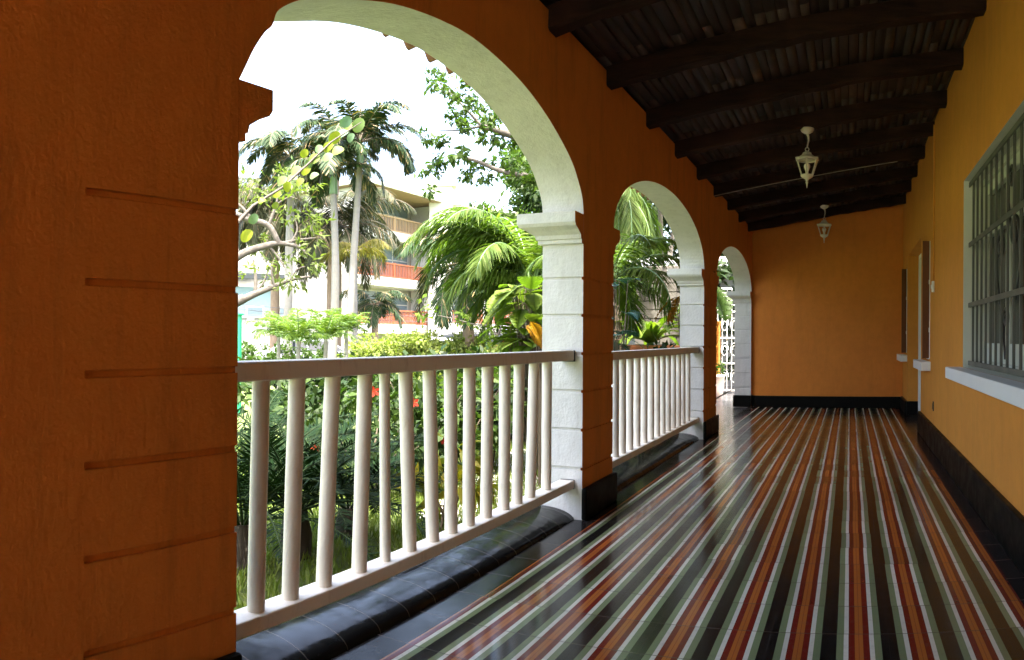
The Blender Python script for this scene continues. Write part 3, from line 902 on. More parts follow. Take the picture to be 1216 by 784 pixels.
rail('veranda_railing', 1.50, 4.33,
     [310.5, 353, 395.5, 434, 457, 481.5, 510, 535, 557.8, 579.5, 600, 617, 634.7, 650],
     [305.6, 346.4, 386, 428, 459.3, 488.4, 515.3, 537.3, 558, 578.6, 599.6, 615, 630.6, 649.6],
     'cream railing with round balusters in the nearest arch, close to the viewer')
b2 = [730.9, 739.4, 748.3, 756.8, 765.3, 773.3, 780.5, 787, 793.4, 799.7, 805.7, 811, 816.9]
rail('veranda_railing', 4.93, 8.17, b2, [b + 0.3 for b in b2], 'cream railing with round balusters in the middle arch, beyond the grooved pier', 1.045)

# ------------------------------------------------------------------ ground
m = MB()
m.add([(-400, -300, GROUND), (300, -300, GROUND), (300, 400, GROUND), (-400, 400, GROUND)], [(0, 1, 2, 3)])
gd = m.build('lawn', M['lawn']); tag(gd, 'sunlit green lawn and ground around the house', kind='structure')


def strip(name, p0, p1, wid, z, mat, label, th=0.0):
    p0, p1 = Vector(p0), Vector(p1); d = (p1 - p0).normalized(); n_ = Vector((-d.y, d.x, 0))
    m = MB(); a = [p0 + n_ * wid / 2, p0 - n_ * wid / 2, p1 - n_ * wid / 2, p1 + n_ * wid / 2]
    vs = [(v.x, v.y, z) for v in a] + [(v.x, v.y, z - max(th, 0.0)) for v in a]
    m.add(vs, [(0, 1, 2, 3)] + ([(0, 1, 5, 4), (1, 2, 6, 5), (2, 3, 7, 6), (3, 0, 4, 7)] if th > 0 else []))
    o = m.build(name, mat); tag(o, label, kind='structure'); return o


def gp(px, r): v = at(px, 400, r); return Vector((v.x, v.y, 0))


RD0, RD1 = gp(60, 27), gp(700, 27)
dr = (RD1 - RD0).normalized(); nr = Vector((-dr.y, dr.x, 0))
if nr.x > 0: nr = -nr
strip('road', RD0 - dr * 40, RD1 + dr * 40, 7.0, GROUND + 0.006, M['asphalt'], 'grey street beyond the garden hedge')
strip('pavement', RD0 - dr * 40 + nr * 4.7, RD1 + dr * 40 + nr * 4.7, 2.2, GROUND + 0.12, M['concrete'], 'pale pavement on the far side of the street', 0.12)
m = MB(); m.box((0.5, -9.65, GROUND + .16), (9, 9.0, .32)); tr_ = m.build('reflector', M['concrete'], bevel=.02); tag(tr_, 'added unseen pale concrete terrace at the open near end of the veranda', kind='structure')  # out-of-view slab, added to bounce sunlight into the veranda
strip('garden_path', gp(560, 5.9) , gp(690, 13), 1.0, GROUND + 0.012, M['concrete'], 'pale path crossing the lawn')


# ------------------------------------------------------------------ foliage helpers
def keep_out(P, D, L, parent):
    o = parent.location if parent is not None else Vector((0, 0, 0))
    D = D / (np.linalg.norm(D, axis=1)[:, None] + 1e-9)
    T = P + D * np.asarray(L).reshape(-1, 1)
    wx = np.maximum(P[:, 0], T[:, 0]) + o.x; wy = P[:, 1] + o.y; wz = P[:, 2] + o.z
    return (((wx < XO - 0.07) & ~((wx > XL - 1.0) & (wz > 2.6) & (wy < 12.6))) | (wy > 13.0)) & (wz > GROUND - .02)


def cards(name, P, D, N, L, Wd, mat, parent, fold=0.15):
    """diamond leaves: P base, D direction, N normal, L length, Wd width"""
    P = np.asarray(P, float); D = np.asarray(D, float); N = np.asarray(N, float)
    k_ = keep_out(P, D, L, parent); P, D, N = P[k_], D[k_], N[k_]; L = np.asarray(L)[k_]; Wd = np.asarray(Wd)[k_]
    D /= np.linalg.norm(D, axis=1)[:, None] + 1e-9
    S = np.cross(D, N); S /= np.linalg.norm(S, axis=1)[:, None] + 1e-9
    U = np.cross(S, D)
    L = np.asarray(L)[:, None]; Wd = np.asarray(Wd)[:, None]
    m1 = P + D * L * 0.42
    V = np.stack([P, m1 + S * Wd / 2 + U * Wd * fold, P + D * L - U * L * 0.08, m1 - S * Wd / 2 + U * Wd * fold], 1).reshape(-1, 3)
    n_ = len(P)
    Fq = np.arange(4 * n_).reshape(n_, 4)
    return np_mesh(name, V, Fq, mat, parent)


def cards6(name, P, D, N, L, Wd, mat, parent, fold=0.12):
    """rounder six-sided leaves"""
    P = np.asarray(P, float); D = np.asarray(D, float); N = np.asarray(N, float)
    k_ = keep_out(P, D, L, parent); P, D, N = P[k_], D[k_], N[k_]; L = np.asarray(L)[k_]; Wd = np.asarray(Wd)[k_]
    D /= np.linalg.norm(D, axis=1)[:, None] + 1e-9
    S = np.cross(D, N); S /= np.linalg.norm(S, axis=1)[:, None] + 1e-9
    U = np.cross(S, D)
    L = np.asarray(L)[:, None]; Wd = np.asarray(Wd)[:, None]
    a = P + D * L * 0.28; b = P + D * L * 0.70
    V = np.stack([P, a + S * Wd * .46 + U * Wd * fold, b + S * Wd * .42 + U * Wd * fold, P + D * L - U * L * .06, b - S * Wd * .42 + U * Wd * fold, a - S * Wd * .46 + U * Wd * fold], 1).reshape(-1, 3)
    n_ = len(P)
    return np_mesh(name, V, np.arange(6 * n_).reshape(n_, 6), mat, parent)


def blob_leaves(name, clumps, per, size, mat, parent, up=0.6, round_=False, aspect=0.5, spread=0.5):
    """leaves gathered round clump centres (x,y,z,r)"""
    P = []; D = []; N = []; L = []
    for (cx, cy, cz, r) in clumps:
        n_ = int(per * (r / 0.5) ** 1.6) + 4
        # a few sub clumps give light and dark patches
        k = max(3, int(7 * r))
        sub = rng.normal(0, 1, (k, 3)); sub /= np.linalg.norm(sub, axis=1)[:, None]
        sub = sub * r * rng.uniform(0.45, 0.95, (k, 1)) * np.array([1, 1, 0.75])
        idx = rng.integers(0, k, n_)
        q = sub[idx] + rng.normal(0, r * spread * 0.42, (n_, 3)) * np.array([1, 1, 0.7])
        P.append(q + np.array([cx, cy, cz]))
        out = q / (np.linalg.norm(q, axis=1)[:, None] + 1e-6)
        d = out * 0.7 + rng.normal(0, 0.6, (n_, 3)); d[:, 2] -= 0.25
        D.append(d)
        nn = rng.normal(0, 0.5, (n_, 3)); nn[:, 2] += up * 1.4
        N.append(nn); L.append(size * rng.uniform(0.65, 1.3, n_))
    P = np.vstack(P); D = np.vstack(D); N = np.vstack(N); L = np.concatenate(L)
    f = cards6 if round_ else cards
    return f(name, P, D, N, L, L * aspect, mat, parent)


def frond_arrays(base, az, el, length, droop, nl, ll, wl, rs, hang=0.5, fold=0.5, wind=None, start=0.12):
    """one pinnate frond: returns rachis points and leaflets"""
    pts = []; p = Vector(base); steps = 14
    h = Vector((cos(az), sin(az), 0)); e = el
    for i in range(steps + 1):
        pts.append(p.copy())
        d = h * cos(e) + Vector((0, 0, sin(e)))
        if wind is not None: d = (d + wind * (i / steps)).normalized()
        p = p + d * (length / steps)
        e -= droop / steps * (0.5 + 1.1 * i / steps)
        e = max(e, -1.5)
    P = []; D = []; N = []; L = []; W = []
    for k in range(nl):
        f = start + (1 - start) * (k + 0.5) / nl
        x = f * steps; i = min(int(x), steps - 1); q = pts[i].lerp(pts[i + 1], x - i)
        tdir = (pts[i + 1] - pts[i]).normalized()
        side = tdir.cross(Vector((0, 0, 1)))
        if side.length < 0.05: side = Vector((-sin(az), cos(az), 0))
        side.normalize(); upv = side.cross(tdir)
        prof = math.sin(pi * min(1, 0.12 + 0.86 * f)) ** 0.6
        for sg in (-1, 1):
            d = side * sg * 0.9 + tdir * (0.45 + 0.4 * f) + upv * rs.uniform(-0.1, fold)
            d += Vector((0, 0, -1)) * hang * rs.uniform(0.6, 1.3)
            d += Vector((rs.uniform(-.12, .12), rs.uniform(-.12, .12), rs.uniform(-.1, .1)))
            if wind is not None: d += wind * 0.8
            P.append(q); D.append(d); N.append(upv + Vector((rs.uniform(-.4, .4), rs.uniform(-.4, .4), 0.1)))
            L.append(ll * prof * rs.uniform(0.85, 1.12)); W.append(wl * rs.uniform(0.8, 1.2))
    return pts, P, D, N, L, W


def strip_leaflets(name, P, D, N, L, W, mat, parent, sag=0.25):
    """narrow leaflets of two segments that bend down"""
    P = np.asarray([tuple(v) for v in P], float); D = np.asarray([tuple(v) for v in D], float); N = np.asarray([tuple(v) for v in N], float)
    k_ = keep_out(P, D, L, parent); P, D, N = P[k_], D[k_], N[k_]; L = np.asarray(L)[k_]; W = np.asarray(W)[k_]
    D /= np.linalg.norm(D, axis=1)[:, None]
    S = np.cross(D, N); S /= np.linalg.norm(S, axis=1)[:, None] + 1e-9
    L = np.asarray(L)[:, None]; W = np.asarray(W)[:, None]
    m1 = P + D * L * 0.5; tip = P + D * L; tip[:, 2] -= (L * sag)[:, 0]; m1[:, 2] -= (L * sag * .18)[:, 0]
    V = np.stack([P - S * W * .25, P + S * W * .25, m1 + S * W * .5, m1 - S * W * .5, tip + S * W * .06, tip - S * W * .06], 1).reshape(-1, 3)
    n_ = len(P); b = np.arange(n_)[:, None] * 6
    Fq = np.vstack([b + np.array([0, 1, 2, 3]), b + np.array([3, 2, 4, 5])])
    return np_mesh(name, V, Fq, mat, parent)


def palm(name, label, base, top, trunk_r, fronds, mat, trunk_mat='palm_bark', shaft=0.0, spear=0.0, group=None, cat='palm tree',
         length=2.4, droop=1.9, nl=48, ll=0.55, wl=0.045, hang=0.5, seed=0, wind=None, extra=None, skirt=0, belly=0.0):
    rs = random.Random(seed)
    base, top = Vector(base), Vector(top)
    root = empty(name, base); tag(root, label, cat, group)
    b = base
    def bl(m, nm_, mat_):
        m.v = [tuple(Vector(v) - b) for v in m.v]; return m.build(nm_, mat_, root)
    m = MB(); n_ = 12; pts = []; rad = []
    side = Vector((rs.uniform(-1, 1), rs.uniform(-1, 1), 0)) * (top - base).length * 0.015
    for i in range(n_ + 1):
        f = i / n_
        pts.append(base.lerp(top, f) + side * sin(pi * f)); rad.append(trunk_r * (1.25 - 0.45 * f + belly * sin(pi * f)) * rs.uniform(0.97, 1.03))
    m.tube(pts, rad, 12); bl(m, 'trunk', M[trunk_mat])
    tp = top.copy()
    if shaft > 0:
        m = MB(); m.tube([top, top + Vector((0, 0, shaft * .5)), top + Vector((0, 0, shaft))], [trunk_r * 1.05, trunk_r * 0.95, trunk_r * 0.5], 12); bl(m, 'crownshaft', M['shaft'])
        tp = top + Vector((0, 0, shaft * 0.9))
    m = MB(); P = []; D = []; N = []; L = []; W = []
    fr = list(fronds)
    for (az, el, ls) in fr:
        o_ = Vector((cos(az), sin(az), 0)) * trunk_r * 0.5
        pts, p_, d_, n2, l_, w_ = frond_arrays(tp + o_, az, el, length * ls, droop * rs.uniform(.85, 1.15), nl, ll * (0.75 + .25 * ls), wl, rs, hang, wind=wind)
        m.tube(pts, [0.022 * length / 2.4 * (1 - 0.85 * i / len(pts)) + 0.003 for i in range(len(pts))], 5)
        P += p_; D += d_; N += n2; L += l_; W += w_
    for k in range(skirt):
        az = rs.uniform(0, 2 * pi)
        pts, p_, d_, n2, l_, w_ = frond_arrays(tp - Vector((0, 0, .1)), az, -0.5, length * rs.uniform(.6, .95), 1.1, nl // 2, ll * .8, wl, rs, 0.9)
        m.tube(pts, [0.015 * (1 - .8 * i / len(pts)) + 0.003 for i in range(len(pts))], 5)
        P += p_; D += d_; N += n2; L += l_; W += w_
    bl(m, 'frond_ribs', M['stem'] if mat != 'palm_bright' else M['shaft'])
    P = [v - b for v in P]
    strip_leaflets('crown', P, D, N, L, W, M[mat], root)
    if spear > 0:
        m = MB(); m.tube([tp, tp + Vector((0.02, 0, spear * .6)), tp + Vector((0.0, 0.02, spear))], [0.035, 0.02, 0.004], 6); bl(m, 'spear_leaf', M['stem'])
    return root


def ring(n_, el0, el1, rs, l0=0.8, l1=1.1, az0=0.0):
    return [(az0 + 2 * pi * i / n_ + rs.uniform(-.25, .25), rs.uniform(el0, el1), rs.uniform(l0, l1)) for i in range(n_)]


R_ = random.Random(5)


def on_ground(px, r):
    v = at(px, 400, r); return Vector((v.x, v.y, GROUND))


# royal palms by the street -------------------------------------------------
GP = 'slender palms standing beyond the garden'
palm('royal_palm', 'tall slender grey palm with green crownshaft and arching fronds, tallest in the garden view', on_ground(411, 22), at(426, 200, 22), 0.11,
     ring(4, 1.0, 1.35, R_, .8, 1.0) + ring(7, 0.5, 1.0, R_, .95, 1.15, .3) + ring(5, -0.1, 0.4, R_, .8, 1.0), 'palm', shaft=0.85, spear=1.9, group=GP, length=2.35, droop=2.2, ll=0.50, wl=0.04, nl=110, hang=0.35, seed=1)
palm('royal_palm', 'slender grey palm trunk just left of the tallest palm, its crown merging with older fronds', on_ground(392, 22), at(395, 232, 22), 0.12,
     ring(5, 0.8, 1.2, R_, .8, 1.0) + ring(6, 0.2, 0.7, R_, .85, 1.05, .3), 'palm', shaft=0.85, group=GP, length=2.1, droop=2.2, ll=0.50, wl=0.04, nl=100, hang=0.4, seed=2)
palm('royal_palm', 'leftmost palm crown with a thin upright spear leaf beside the orange pier', on_ground(342, 24), at(345, 210, 24), 0.14,
     ring(5, 0.8, 1.2, R_, .8, 1.0) + ring(8, 0.2, 0.8, R_, .9, 1.1, .3) + ring(5, -0.5, 0.1, R_, .7, .9), 'palm', shaft=0.7, spear=2.6, group=GP, length=2.3, droop=2.2, ll=0.52, wl=0.04, nl=105, hang=0.4, seed=3)
palm('royal_palm', 'palm crown half hidden behind the tallest palm, between it and the leftmost', on_ground(392, 27), at(402, 172, 27), 0.13,
     ring(4, 0.9, 1.3, R_, .8, 1.0) + ring(7, 0.4, 0.9, R_, .95, 1.15, .3) + ring(4, -0.4, 0.2, R_, .7, .9), 'palm', trunk_mat='fibre', group=GP, length=2.7, droop=2.2, ll=0.55, wl=0.04, nl=105, hang=0.4, seed=4)
# old drooping coconut palms
GC = 'shaggy palms with drooping fronds'
palm('coconut_palm', 'shaggy olive palm with long drooping fronds behind the two grey trunks', on_ground(398, 28), at(400, 270, 28), 0.17,
     ring(13, 0.3, 1.1, R_) + ring(12, -0.4, 0.3, R_), 'palm_olive', trunk_mat='fibre', group=GC, length=3.3, droop=2.0, ll=0.75, wl=0.035, nl=100, hang=0.9, seed=5, skirt=5)
palm('coconut_palm', 'shaggy olive palm with dry hanging fronds at the left, beside the orange pier', on_ground(325, 28), at(322, 235, 28), 0.17,
     ring(12, 0.1, 1.0, R_) + ring(12, -0.6, 0.1, R_), 'palm_olive', trunk_mat='fibre', group=GC, length=2.8, droop=2.1, ll=0.7, wl=0.035, nl=100, hang=0.9, seed=6, skirt=8)
palm('coconut_palm', 'low palm with grey green drooping fronds in front of the apartment balconies', on_ground(446, 26), at(446, 362, 26), 0.13,
     ring(7, 0.5, 1.1, R_, .7, 1.0) + ring(6, -0.1, 0.5, R_, .7, .9), 'palm', trunk_mat='fibre', group=GC, length=1.7, droop=2.2, ll=0.5, wl=0.03, nl=60, hang=0.6, seed=7)
palm('coconut_palm', 'palm with yellowing fronds hanging before the second balcony', on_ground(420, 25), at(420, 300, 25), 0.12,
     ring(5, 0.3, 0.9, R_, .7, 1.0), 'palm_yellow', trunk_mat='palm_bark', group=GC, length=1.6, droop=2.0, ll=0.55, wl=0.035, nl=60, hang=0.7, seed=8)
# wind blown palm in front of the first pier
def azp(px0, px1, r):   # world azimuth of a frond pointing from px0 to px1
    a = at(px0, 400, r); b = at(px1, 400, r); return math.atan2(b.y - a.y, b.x - a.x)
azl = azp(628, 500, 13); azr = azp(628, 760, 13)
fr = [(azl + R_.uniform(-.9, .9), e, l) for e, l in ((1.3, 1.0), (1.2, 1.1), (1.1, 1.1), (1.0, 1.0), (0.9, .95), (0.75, .85), (0.6, .8), (0.45, .7), (0.25, .65), (0.0, .6), (1.4, 1.0), (1.25, 1.15), (.8, .85), (.5, .7), (1.05, 1.05), (1.35, 1.1), (-.2, .55))]
fr += [(azl + R_.uniform(-1.4, 1.4), e, l) for e, l in ((1.4, 1.1), (1.3, 1.1), (1.15, 1.05), (1.3, .9), (.9, .9), (1.45, 1.0), (1.2, 1.1))]
fr += [(azr + R_.uniform(-1, 1), e, l) for e, l in ((1.3, 1.0), (1.1, .95), (0.8, .8), (0.4, .7), (1.3, .95), (.1, .6), (1.4, 1.05))]
wnd = Vector((cos(azl), sin(azl), 0)) * 0.10
palm('coconut_palm', 'bright green windblown palm left of the white jamb, fronds sweeping to the left', on_ground(634, 13), at(630, 336, 13), 0.15, fr,
     'palm_bright', trunk_mat='palm_bark', group='bright green palms near the house', length=2.45, droop=2.5, ll=0.5, wl=0.034, nl=84, hang=0.5, seed=9, wind=wnd)
palm('coconut_palm', 'darker palm crown behind and left of the windblown palm', on_ground(560, 17), at(552, 312, 17), 0.13,
     ring(9, 0.3, 1.1, R_, .8, 1.0) + ring(7, -0.4, 0.3, R_, .8, 1.0), 'palm', trunk_mat='fibre', group='bright green palms near the house', length=2.2, droop=2.1, ll=0.55, wl=0.035, nl=70, hang=0.7, seed=10)

# small areca palms
for i, (px, py, r, s, lab) in enumerate(((328, 380, 15, .9, 'small bushy palm nearest the orange pier above the rail'), (352, 385, 13, .9, 'small bright palm clump left of the grey trunks'),
                                         (384, 382, 14, .9, 'small bright palm clump in front of the grey trunks'), (408, 372, 16, .7, 'small thin palm between the two grey trunks'))):
    palm('areca_palm', lab, on_ground(px, r), at(px + 3, py + 22, r), 0.045, ring(9, 0.9, 1.4, R_, .8, 1.2) + ring(5, 0.3, 0.8, R_, .6, .9), 'palm_bright',
         trunk_mat='palm_bark', group='small bushy palms', length=.95 * s, droop=1.45, ll=0.22, wl=0.022, nl=34, hang=0.2, seed=20 + i)


# frangipani with bare grey limbs -------------------------------------------
def branchy(name, label, base, paths, leaf_cl, mat, leafsize, per=50, cat='tree', group=None, bark='bark', rnd=False, aspect=.4, up=.6, n=9):
    root = empty(name, base); tag(root, label, cat, group); b = Vector(base)
    m = MB()
    for pts, r0, r1 in paths:
        q = [Vector(p) - b for p in pts]
        # smooth the path
        out = []
        for i in range(len(q) - 1):
            p0 = q[max(i - 1, 0)]; p1 = q[i]; p2 = q[i + 1]; p3 = q[min(i + 2, len(q) - 1)]
            for k in range(5):
                t_ = k / 5
                out.append(0.5 * ((2 * p1) + (p2 - p0) * t_ + (2 * p0 - 5 * p1 + 4 * p2 - p3) * t_ ** 2 + (3 * p1 - p0 - 3 * p2 + p3) * t_ ** 3))
        out.append(q[-1])
        m.tube(out, [r0 + (r1 - r0) * i / (len(out) - 1) for i in range(len(out))], n)
    m.build('trunk', M[bark], root)
    cl = [(c[0] - b.x, c[1] - b.y, c[2] - b.z, r) for (c, r) in leaf_cl]
    blob_leaves('crown', cl, per, leafsize, M[mat], root, up=up, round_=rnd, aspect=aspect)
    return root


r = 9.0
A = lambda x, y, rr=r: at(x, y, rr)
paths = [([on_ground(235, r), A(240, 400), A(262, 372), A(290, 356)], .10, .06),
         ([A(262, 372), A(300, 352), A(325, 342), A(345, 334), A(368, 330)], .055, .012),
         ([A(240, 400), A(262, 330), A(285, 305), A(318, 293), A(336, 291), A(356, 296), A(364, 306)], .07, .010),
         ([A(334, 291), A(350, 287), A(374, 284)], .025, .008), ([A(345, 290), A(352, 276), A(350, 262)], .018, .006), ([A(318, 293), A(330, 308), A(338, 320)], .02, .006),
         ([A(262, 330), A(270, 262), A(298, 264), A(318, 270), A(330, 290)], .045, .035),
         ([A(298, 264), A(288, 250), A(276, 240)], .03, .012), ([A(318, 270), A(327, 245), A(330, 225)], .022, .007), ([A(327, 245), A(342, 236), A(352, 238)], .012, .005),
         ([A(303, 350), A(303, 330), A(300, 310)], .03, .010), ([A(325, 342), A(322, 320), A(330, 300)], .018, .006), ([A(345, 334), A(352, 322), A(362, 318)], .014, .005), ([A(300, 352), A(312, 338), A(318, 322)], .018, .006)]
lc = [(A(x, y, r + R_.uniform(-.5, .5)), s) for x, y, s in ((345, 240, .22), (340, 262, .2), (358, 252, .18), (318, 240, .2), (370, 268, .16), (348, 300, .2), (335, 320, .22), (362, 318, .2), (310, 310, .2),
      (372, 285, .16), (300, 285, .2), (352, 335, .2), (305, 228, .22), (290, 215, .22), (336, 222, .2), (360, 225, .18), (318, 335, .18), (384, 262, .14), (330, 210, .18), (296, 330, .15))]
branchy('frangipani_tree', 'tree with thick bare grey limbs and small leaf tufts beside the orange pier', on_ground(235, r), paths, lc, 'leaf_tuft', 0.10, per=150, aspect=.32)

# sea grape branch with round leaves ----------------------------------------
r = 5.6
root = empty('sea_grape', on_ground(232, r)); tag(root, 'sea grape with one long twig of round yellow green leaves crossing the sky', 'tree')
b = on_ground(232, r)
m = MB(); pts = [on_ground(232, r), A(238, 420, r), A(250, 330, r), A(268, 282, r), A(300, 246, r), A(335, 224, r), A(365, 196, r), A(392, 170, r), A(410, 158, r), A(428, 146, r)]
m.tube([p - b for p in pts], [.05, .045, .035, .022, .012, .009, .008, .006, .005, .003], 8)
m.tube([p - b for p in (A(238, 420, r), A(225, 330, r), A(200, 250, r))], [.04, .03, .015], 8)
m.build('trunk', M['bark'], root)
V = []; Fq = []
lv = [(424, 150, .095), (409, 146, .08), (405, 160, .08), (396, 165, .085), (388, 176, .07), (415, 165, .06), (400, 180, .08), (378, 178, .06), (372, 190, .075), (366, 196, .06), (388, 188, .07), (360, 184, .06),
      (350, 204, .075), (346, 214, .075), (362, 204, .07), (334, 216, .07), (340, 224, .07), (328, 232, .06), (355, 218, .06), (326, 246, .05), (372, 210, .06), (300, 262, .07), (310, 240, .05), (292, 282, .09), (412, 152, .06)]
for (x, y, s) in lv:
    c = A(x, y, r + R_.uniform(-.12, .12)) - b
    nrm = Vector((R_.uniform(.1, .9), R_.uniform(-1.4, -.5), R_.uniform(-.6, .7))).normalized()
    u_ = nrm.orthogonal().normalized(); v_ = nrm.cross(u_)
    bi = len(V); V.append(c + nrm * 0.004)
    V[-1] = tuple(V[-1])
    for k in range(12):
        a = 2 * pi * k / 12
        V.append(tuple(c + (u_ * cos(a) + v_ * sin(a) * 0.8) * s * 0.64 - nrm * 0.008 * cos(2 * a)))
    for k in range(12): Fq.append((bi, bi + 1 + k, bi + 1 + (k + 1) % 12))
np_mesh('crown', V, Fq, M['leaf_grape'], root)

# overhanging tree at the top right of the first arch -----------------------
r = 10.5
paths = [([on_ground(705, 11), at(700, 300, 11), at(690, 200, 11), at(668, 175, r), A(640, 170, r), A(600, 158, r), A(570, 150, r)], .2, .03),
         ([at(690, 200, 11), A(650, 210, r), A(600, 205, r), A(560, 190, r), A(535, 185, r)], .06, .012),
         ([A(570, 150, r), A(550, 128, r), A(520, 98, r)], .025, .008), ([A(570, 150, r), A(545, 155, r), A(512, 155, r)], .02, .006),
         ([A(560, 190, r), A(540, 182, r), A(540, 165, r)], .012, .006), ([at(700, 300, 11), at(720, 200, 11.5), at(745, 100, 12)], .15, .05)]
lc = [(at(x, y, r + R_.uniform(-.5, .5)), s) for x, y, s in ((508, 94, .20), (520, 100, .18), (538, 104, .2), (548, 118, .22), (556, 132, .24), (542, 142, .22), (560, 150, .26), (575, 156, .22), (590, 150, .25), (600, 160, .28), (508, 158, .16),
      (520, 170, .16), (532, 178, .2), (498, 200, .15), (512, 198, .17), (524, 192, .16), (508, 226, .13), (560, 200, .22), (578, 206, .24), (596, 204, .28), (612, 205, .32), (628, 200, .35), (600, 190, .18), (548, 184, .15), (640, 215, .35), (585, 130, .2), (570, 120, .15), (640, 160, .35))]
branchy('shade_tree', 'branches of a leafy tree reaching across the sky at the right of the nearest arch', on_ground(705, 11), paths, lc, 'leaf', 0.10, per=330, aspect=.45)

# broad leaved plant beside the first jamb ----------------------------------
r = 8.0
def bigleaf(name, label, base, leaves, mat, group=None, cat='plant', lobed=False, stem='stem'):
    root = empty(name, base); tag(root, label, cat, group); b = Vector(base)
    V = []; Fq = []; st_ = MB()
    for (c, s, yaw_, pitch) in leaves:
        c = Vector(c) - b
        d = Vector((cos(yaw_) * cos(pitch), sin(yaw_) * cos(pitch), sin(pitch)))
        sd_ = d.cross(Vector((0, 0, 1))).normalized(); up_ = sd_.cross(d)
        st_.tube([Vector((c.x * .15, c.y * .15, 0.02)), c * 0.6 + Vector((0, 0, abs(c.z) * .12)), c], [0.009, 0.007, 0.004], 5)
        n_ = 9 if not lobed else 12
        for k in range(n_):
            f0, f1 = k / n_, (k + 1) / n_
            def prof(f): return s * 0.34 * (sin(pi * min(1, f * .93 + .07)) ** .7)
            w0, w1 = prof(f0), prof(f1)
            if lobed: w1 *= 1.15; w0 *= 0.35 if k > 1 else 1
            for sg in (-1, 1):
                bi = len(V)
                p0 = c + d * s * f0 - up_ * s * .35 * f0 ** 2; p1 = c + d * s * f1 - up_ * s * .35 * f1 ** 2
                gap = 0.10 if lobed else 0
                V.extend([tuple(p0), tuple(p0 + sd_ * sg * w0 + up_ * .15 * w0 + d * s * .06), tuple(p1 + sd_ * sg * w1 + up_ * .15 * w1 + d * s * .06 * (1 - f1) - d * s * gap * .6), tuple(p1)])
                Fq.append((bi, bi + 1, bi + 2, bi + 3))
    st_.build('stems', M[stem], root)
    # weld halves so each blade is one island
    o = np_mesh('leaves', V, Fq, M[mat], root)
    bm = bmesh.new(); bm.from_mesh(o.data); bmesh.ops.remove_doubles(bm, verts=bm.verts, dist=1e-5); bm.to_mesh(o.data); bm.free()
    return root


def rosette(cx_, cy_, r_, n_, s, spread, rs, vs=0.6):
    c0 = at(cx_, cy_, r_); out = []
    for i in range(n_):
        a = rs.uniform(0, 2 * pi)
        off = Vector((cos(a), sin(a), 0)) * spread * rs.uniform(.1, 1) + Vector((0, 0, rs.uniform(-1, 1) * spread * vs))
        out.append((c0 + off, s * rs.uniform(.75, 1.2), a + rs.uniform(-.5, .5), rs.uniform(-.5, .6)))
    return out


bigleaf('papaya_plant', 'light green broad leaved plant against the first white jamb above the rail', on_ground(636, r), rosette(632, 376, r, 60, .36, .30, R_, 1.1) + rosette(618, 352, r, 16, .32, .18, R_), 'leaf_lime', lobed=False)
bigleaf('canna_plant', 'red and yellow canna leaves just above the rail beside the white jamb', on_ground(642, 7.3), [(at(640 + dx, 400 + dy, 7.3), .2, R_.uniform(0, 6), 1.1) for dx, dy in ((0, 0), (4, 5), (-3, 4), (1, 12), (5, 15))], 'leaf_orange')

# long twig with yellow leaves
r = 12
branchy('young_tree', 'thin sapling with loose yellow green leaves in front of the street', on_ground(600, r), [([on_ground(600, r), at(590, 400, r), at(560, 385, r), at(520, 375, r)], .02, .006), ([at(590, 400, r), at(600, 380, r), at(610, 372, r)], .015, .005)],
        [(at(x, y, r), s) for x, y, s in ((498, 371, .18), (515, 374, .16), (545, 378, .18), (560, 384, .2), (575, 390, .2), (590, 398, .25), (607, 408, .2), (505, 352, .14))], 'leaf_lime', .13, per=45, aspect=.45)


# hedge and shrubs -----------------------------------------------------------
def shrub(name, label, px, r_, w_, h_, mat, size, per=60, group=None, cat='shrub', depth=None, n_=10, z0=None, rnd=False, aspect=.5, flowers=None, seed=0):
    rs = random.Random(seed + int(px)); base = on_ground(px, r_); root = empty(name, base); tag(root, label, cat, group)
    depth = depth or w_ * .6
    view = Vector((base.x, base.y, 0)).normalized(); sd_ = Vector((-view.y, view.x, 0))
    cl = []
    for i in range(n_):
        a = rs.uniform(-.5, .5) * w_; d = rs.uniform(-.5, .5) * depth; z = rs.uniform(.42, 1.0) * h_
        q = sd_ * a + view * d; cl.append((q.x, q.y, z, rs.uniform(.28, .5) * min(h_, 1.2)))
    m = MB()
    for i in range(max(4, n_ // 2)):
        c = cl[i % len(cl)]
        m.tube([(rs.uniform(-.06, .06), rs.uniform(-.06, .06), 0), (c[0] * .5, c[1] * .5, c[2] * .6), (c[0], c[1], c[2])], [.014, .01, .005], 5)
    m.build('stems', M['stem'], root)
    blob_leaves('foliage', cl, per, size, M[mat], root, round_=rnd, aspect=aspect)
    if flowers:
        for k in range(flowers[1]):
            c = rs.choice(cl); q = Vector((c[0], c[1], c[2])) + Vector((rs.uniform(-1, 1), rs.uniform(-1, 1), rs.uniform(-.6, 1))) * c[3] * .7 - view * c[3] * .6
            V = [tuple(q)]; Fq = []
            for j in range(5):
                a = j * 2 * pi / 5; cc = [(a - .5, .035), (a, .055), (a + .5, .035)]
                b0 = len(V)
                for (aa, rr2) in cc: V.append(tuple(q + sd_ * rr2 * cos(aa) + Vector((0, 0, rr2 * sin(aa))) - view * rr2 * .4))
                Fq.append((0, b0, b0 + 1, b0 + 2))
            np_mesh('flower', V, Fq, M[flowers[0]], root)
    return root


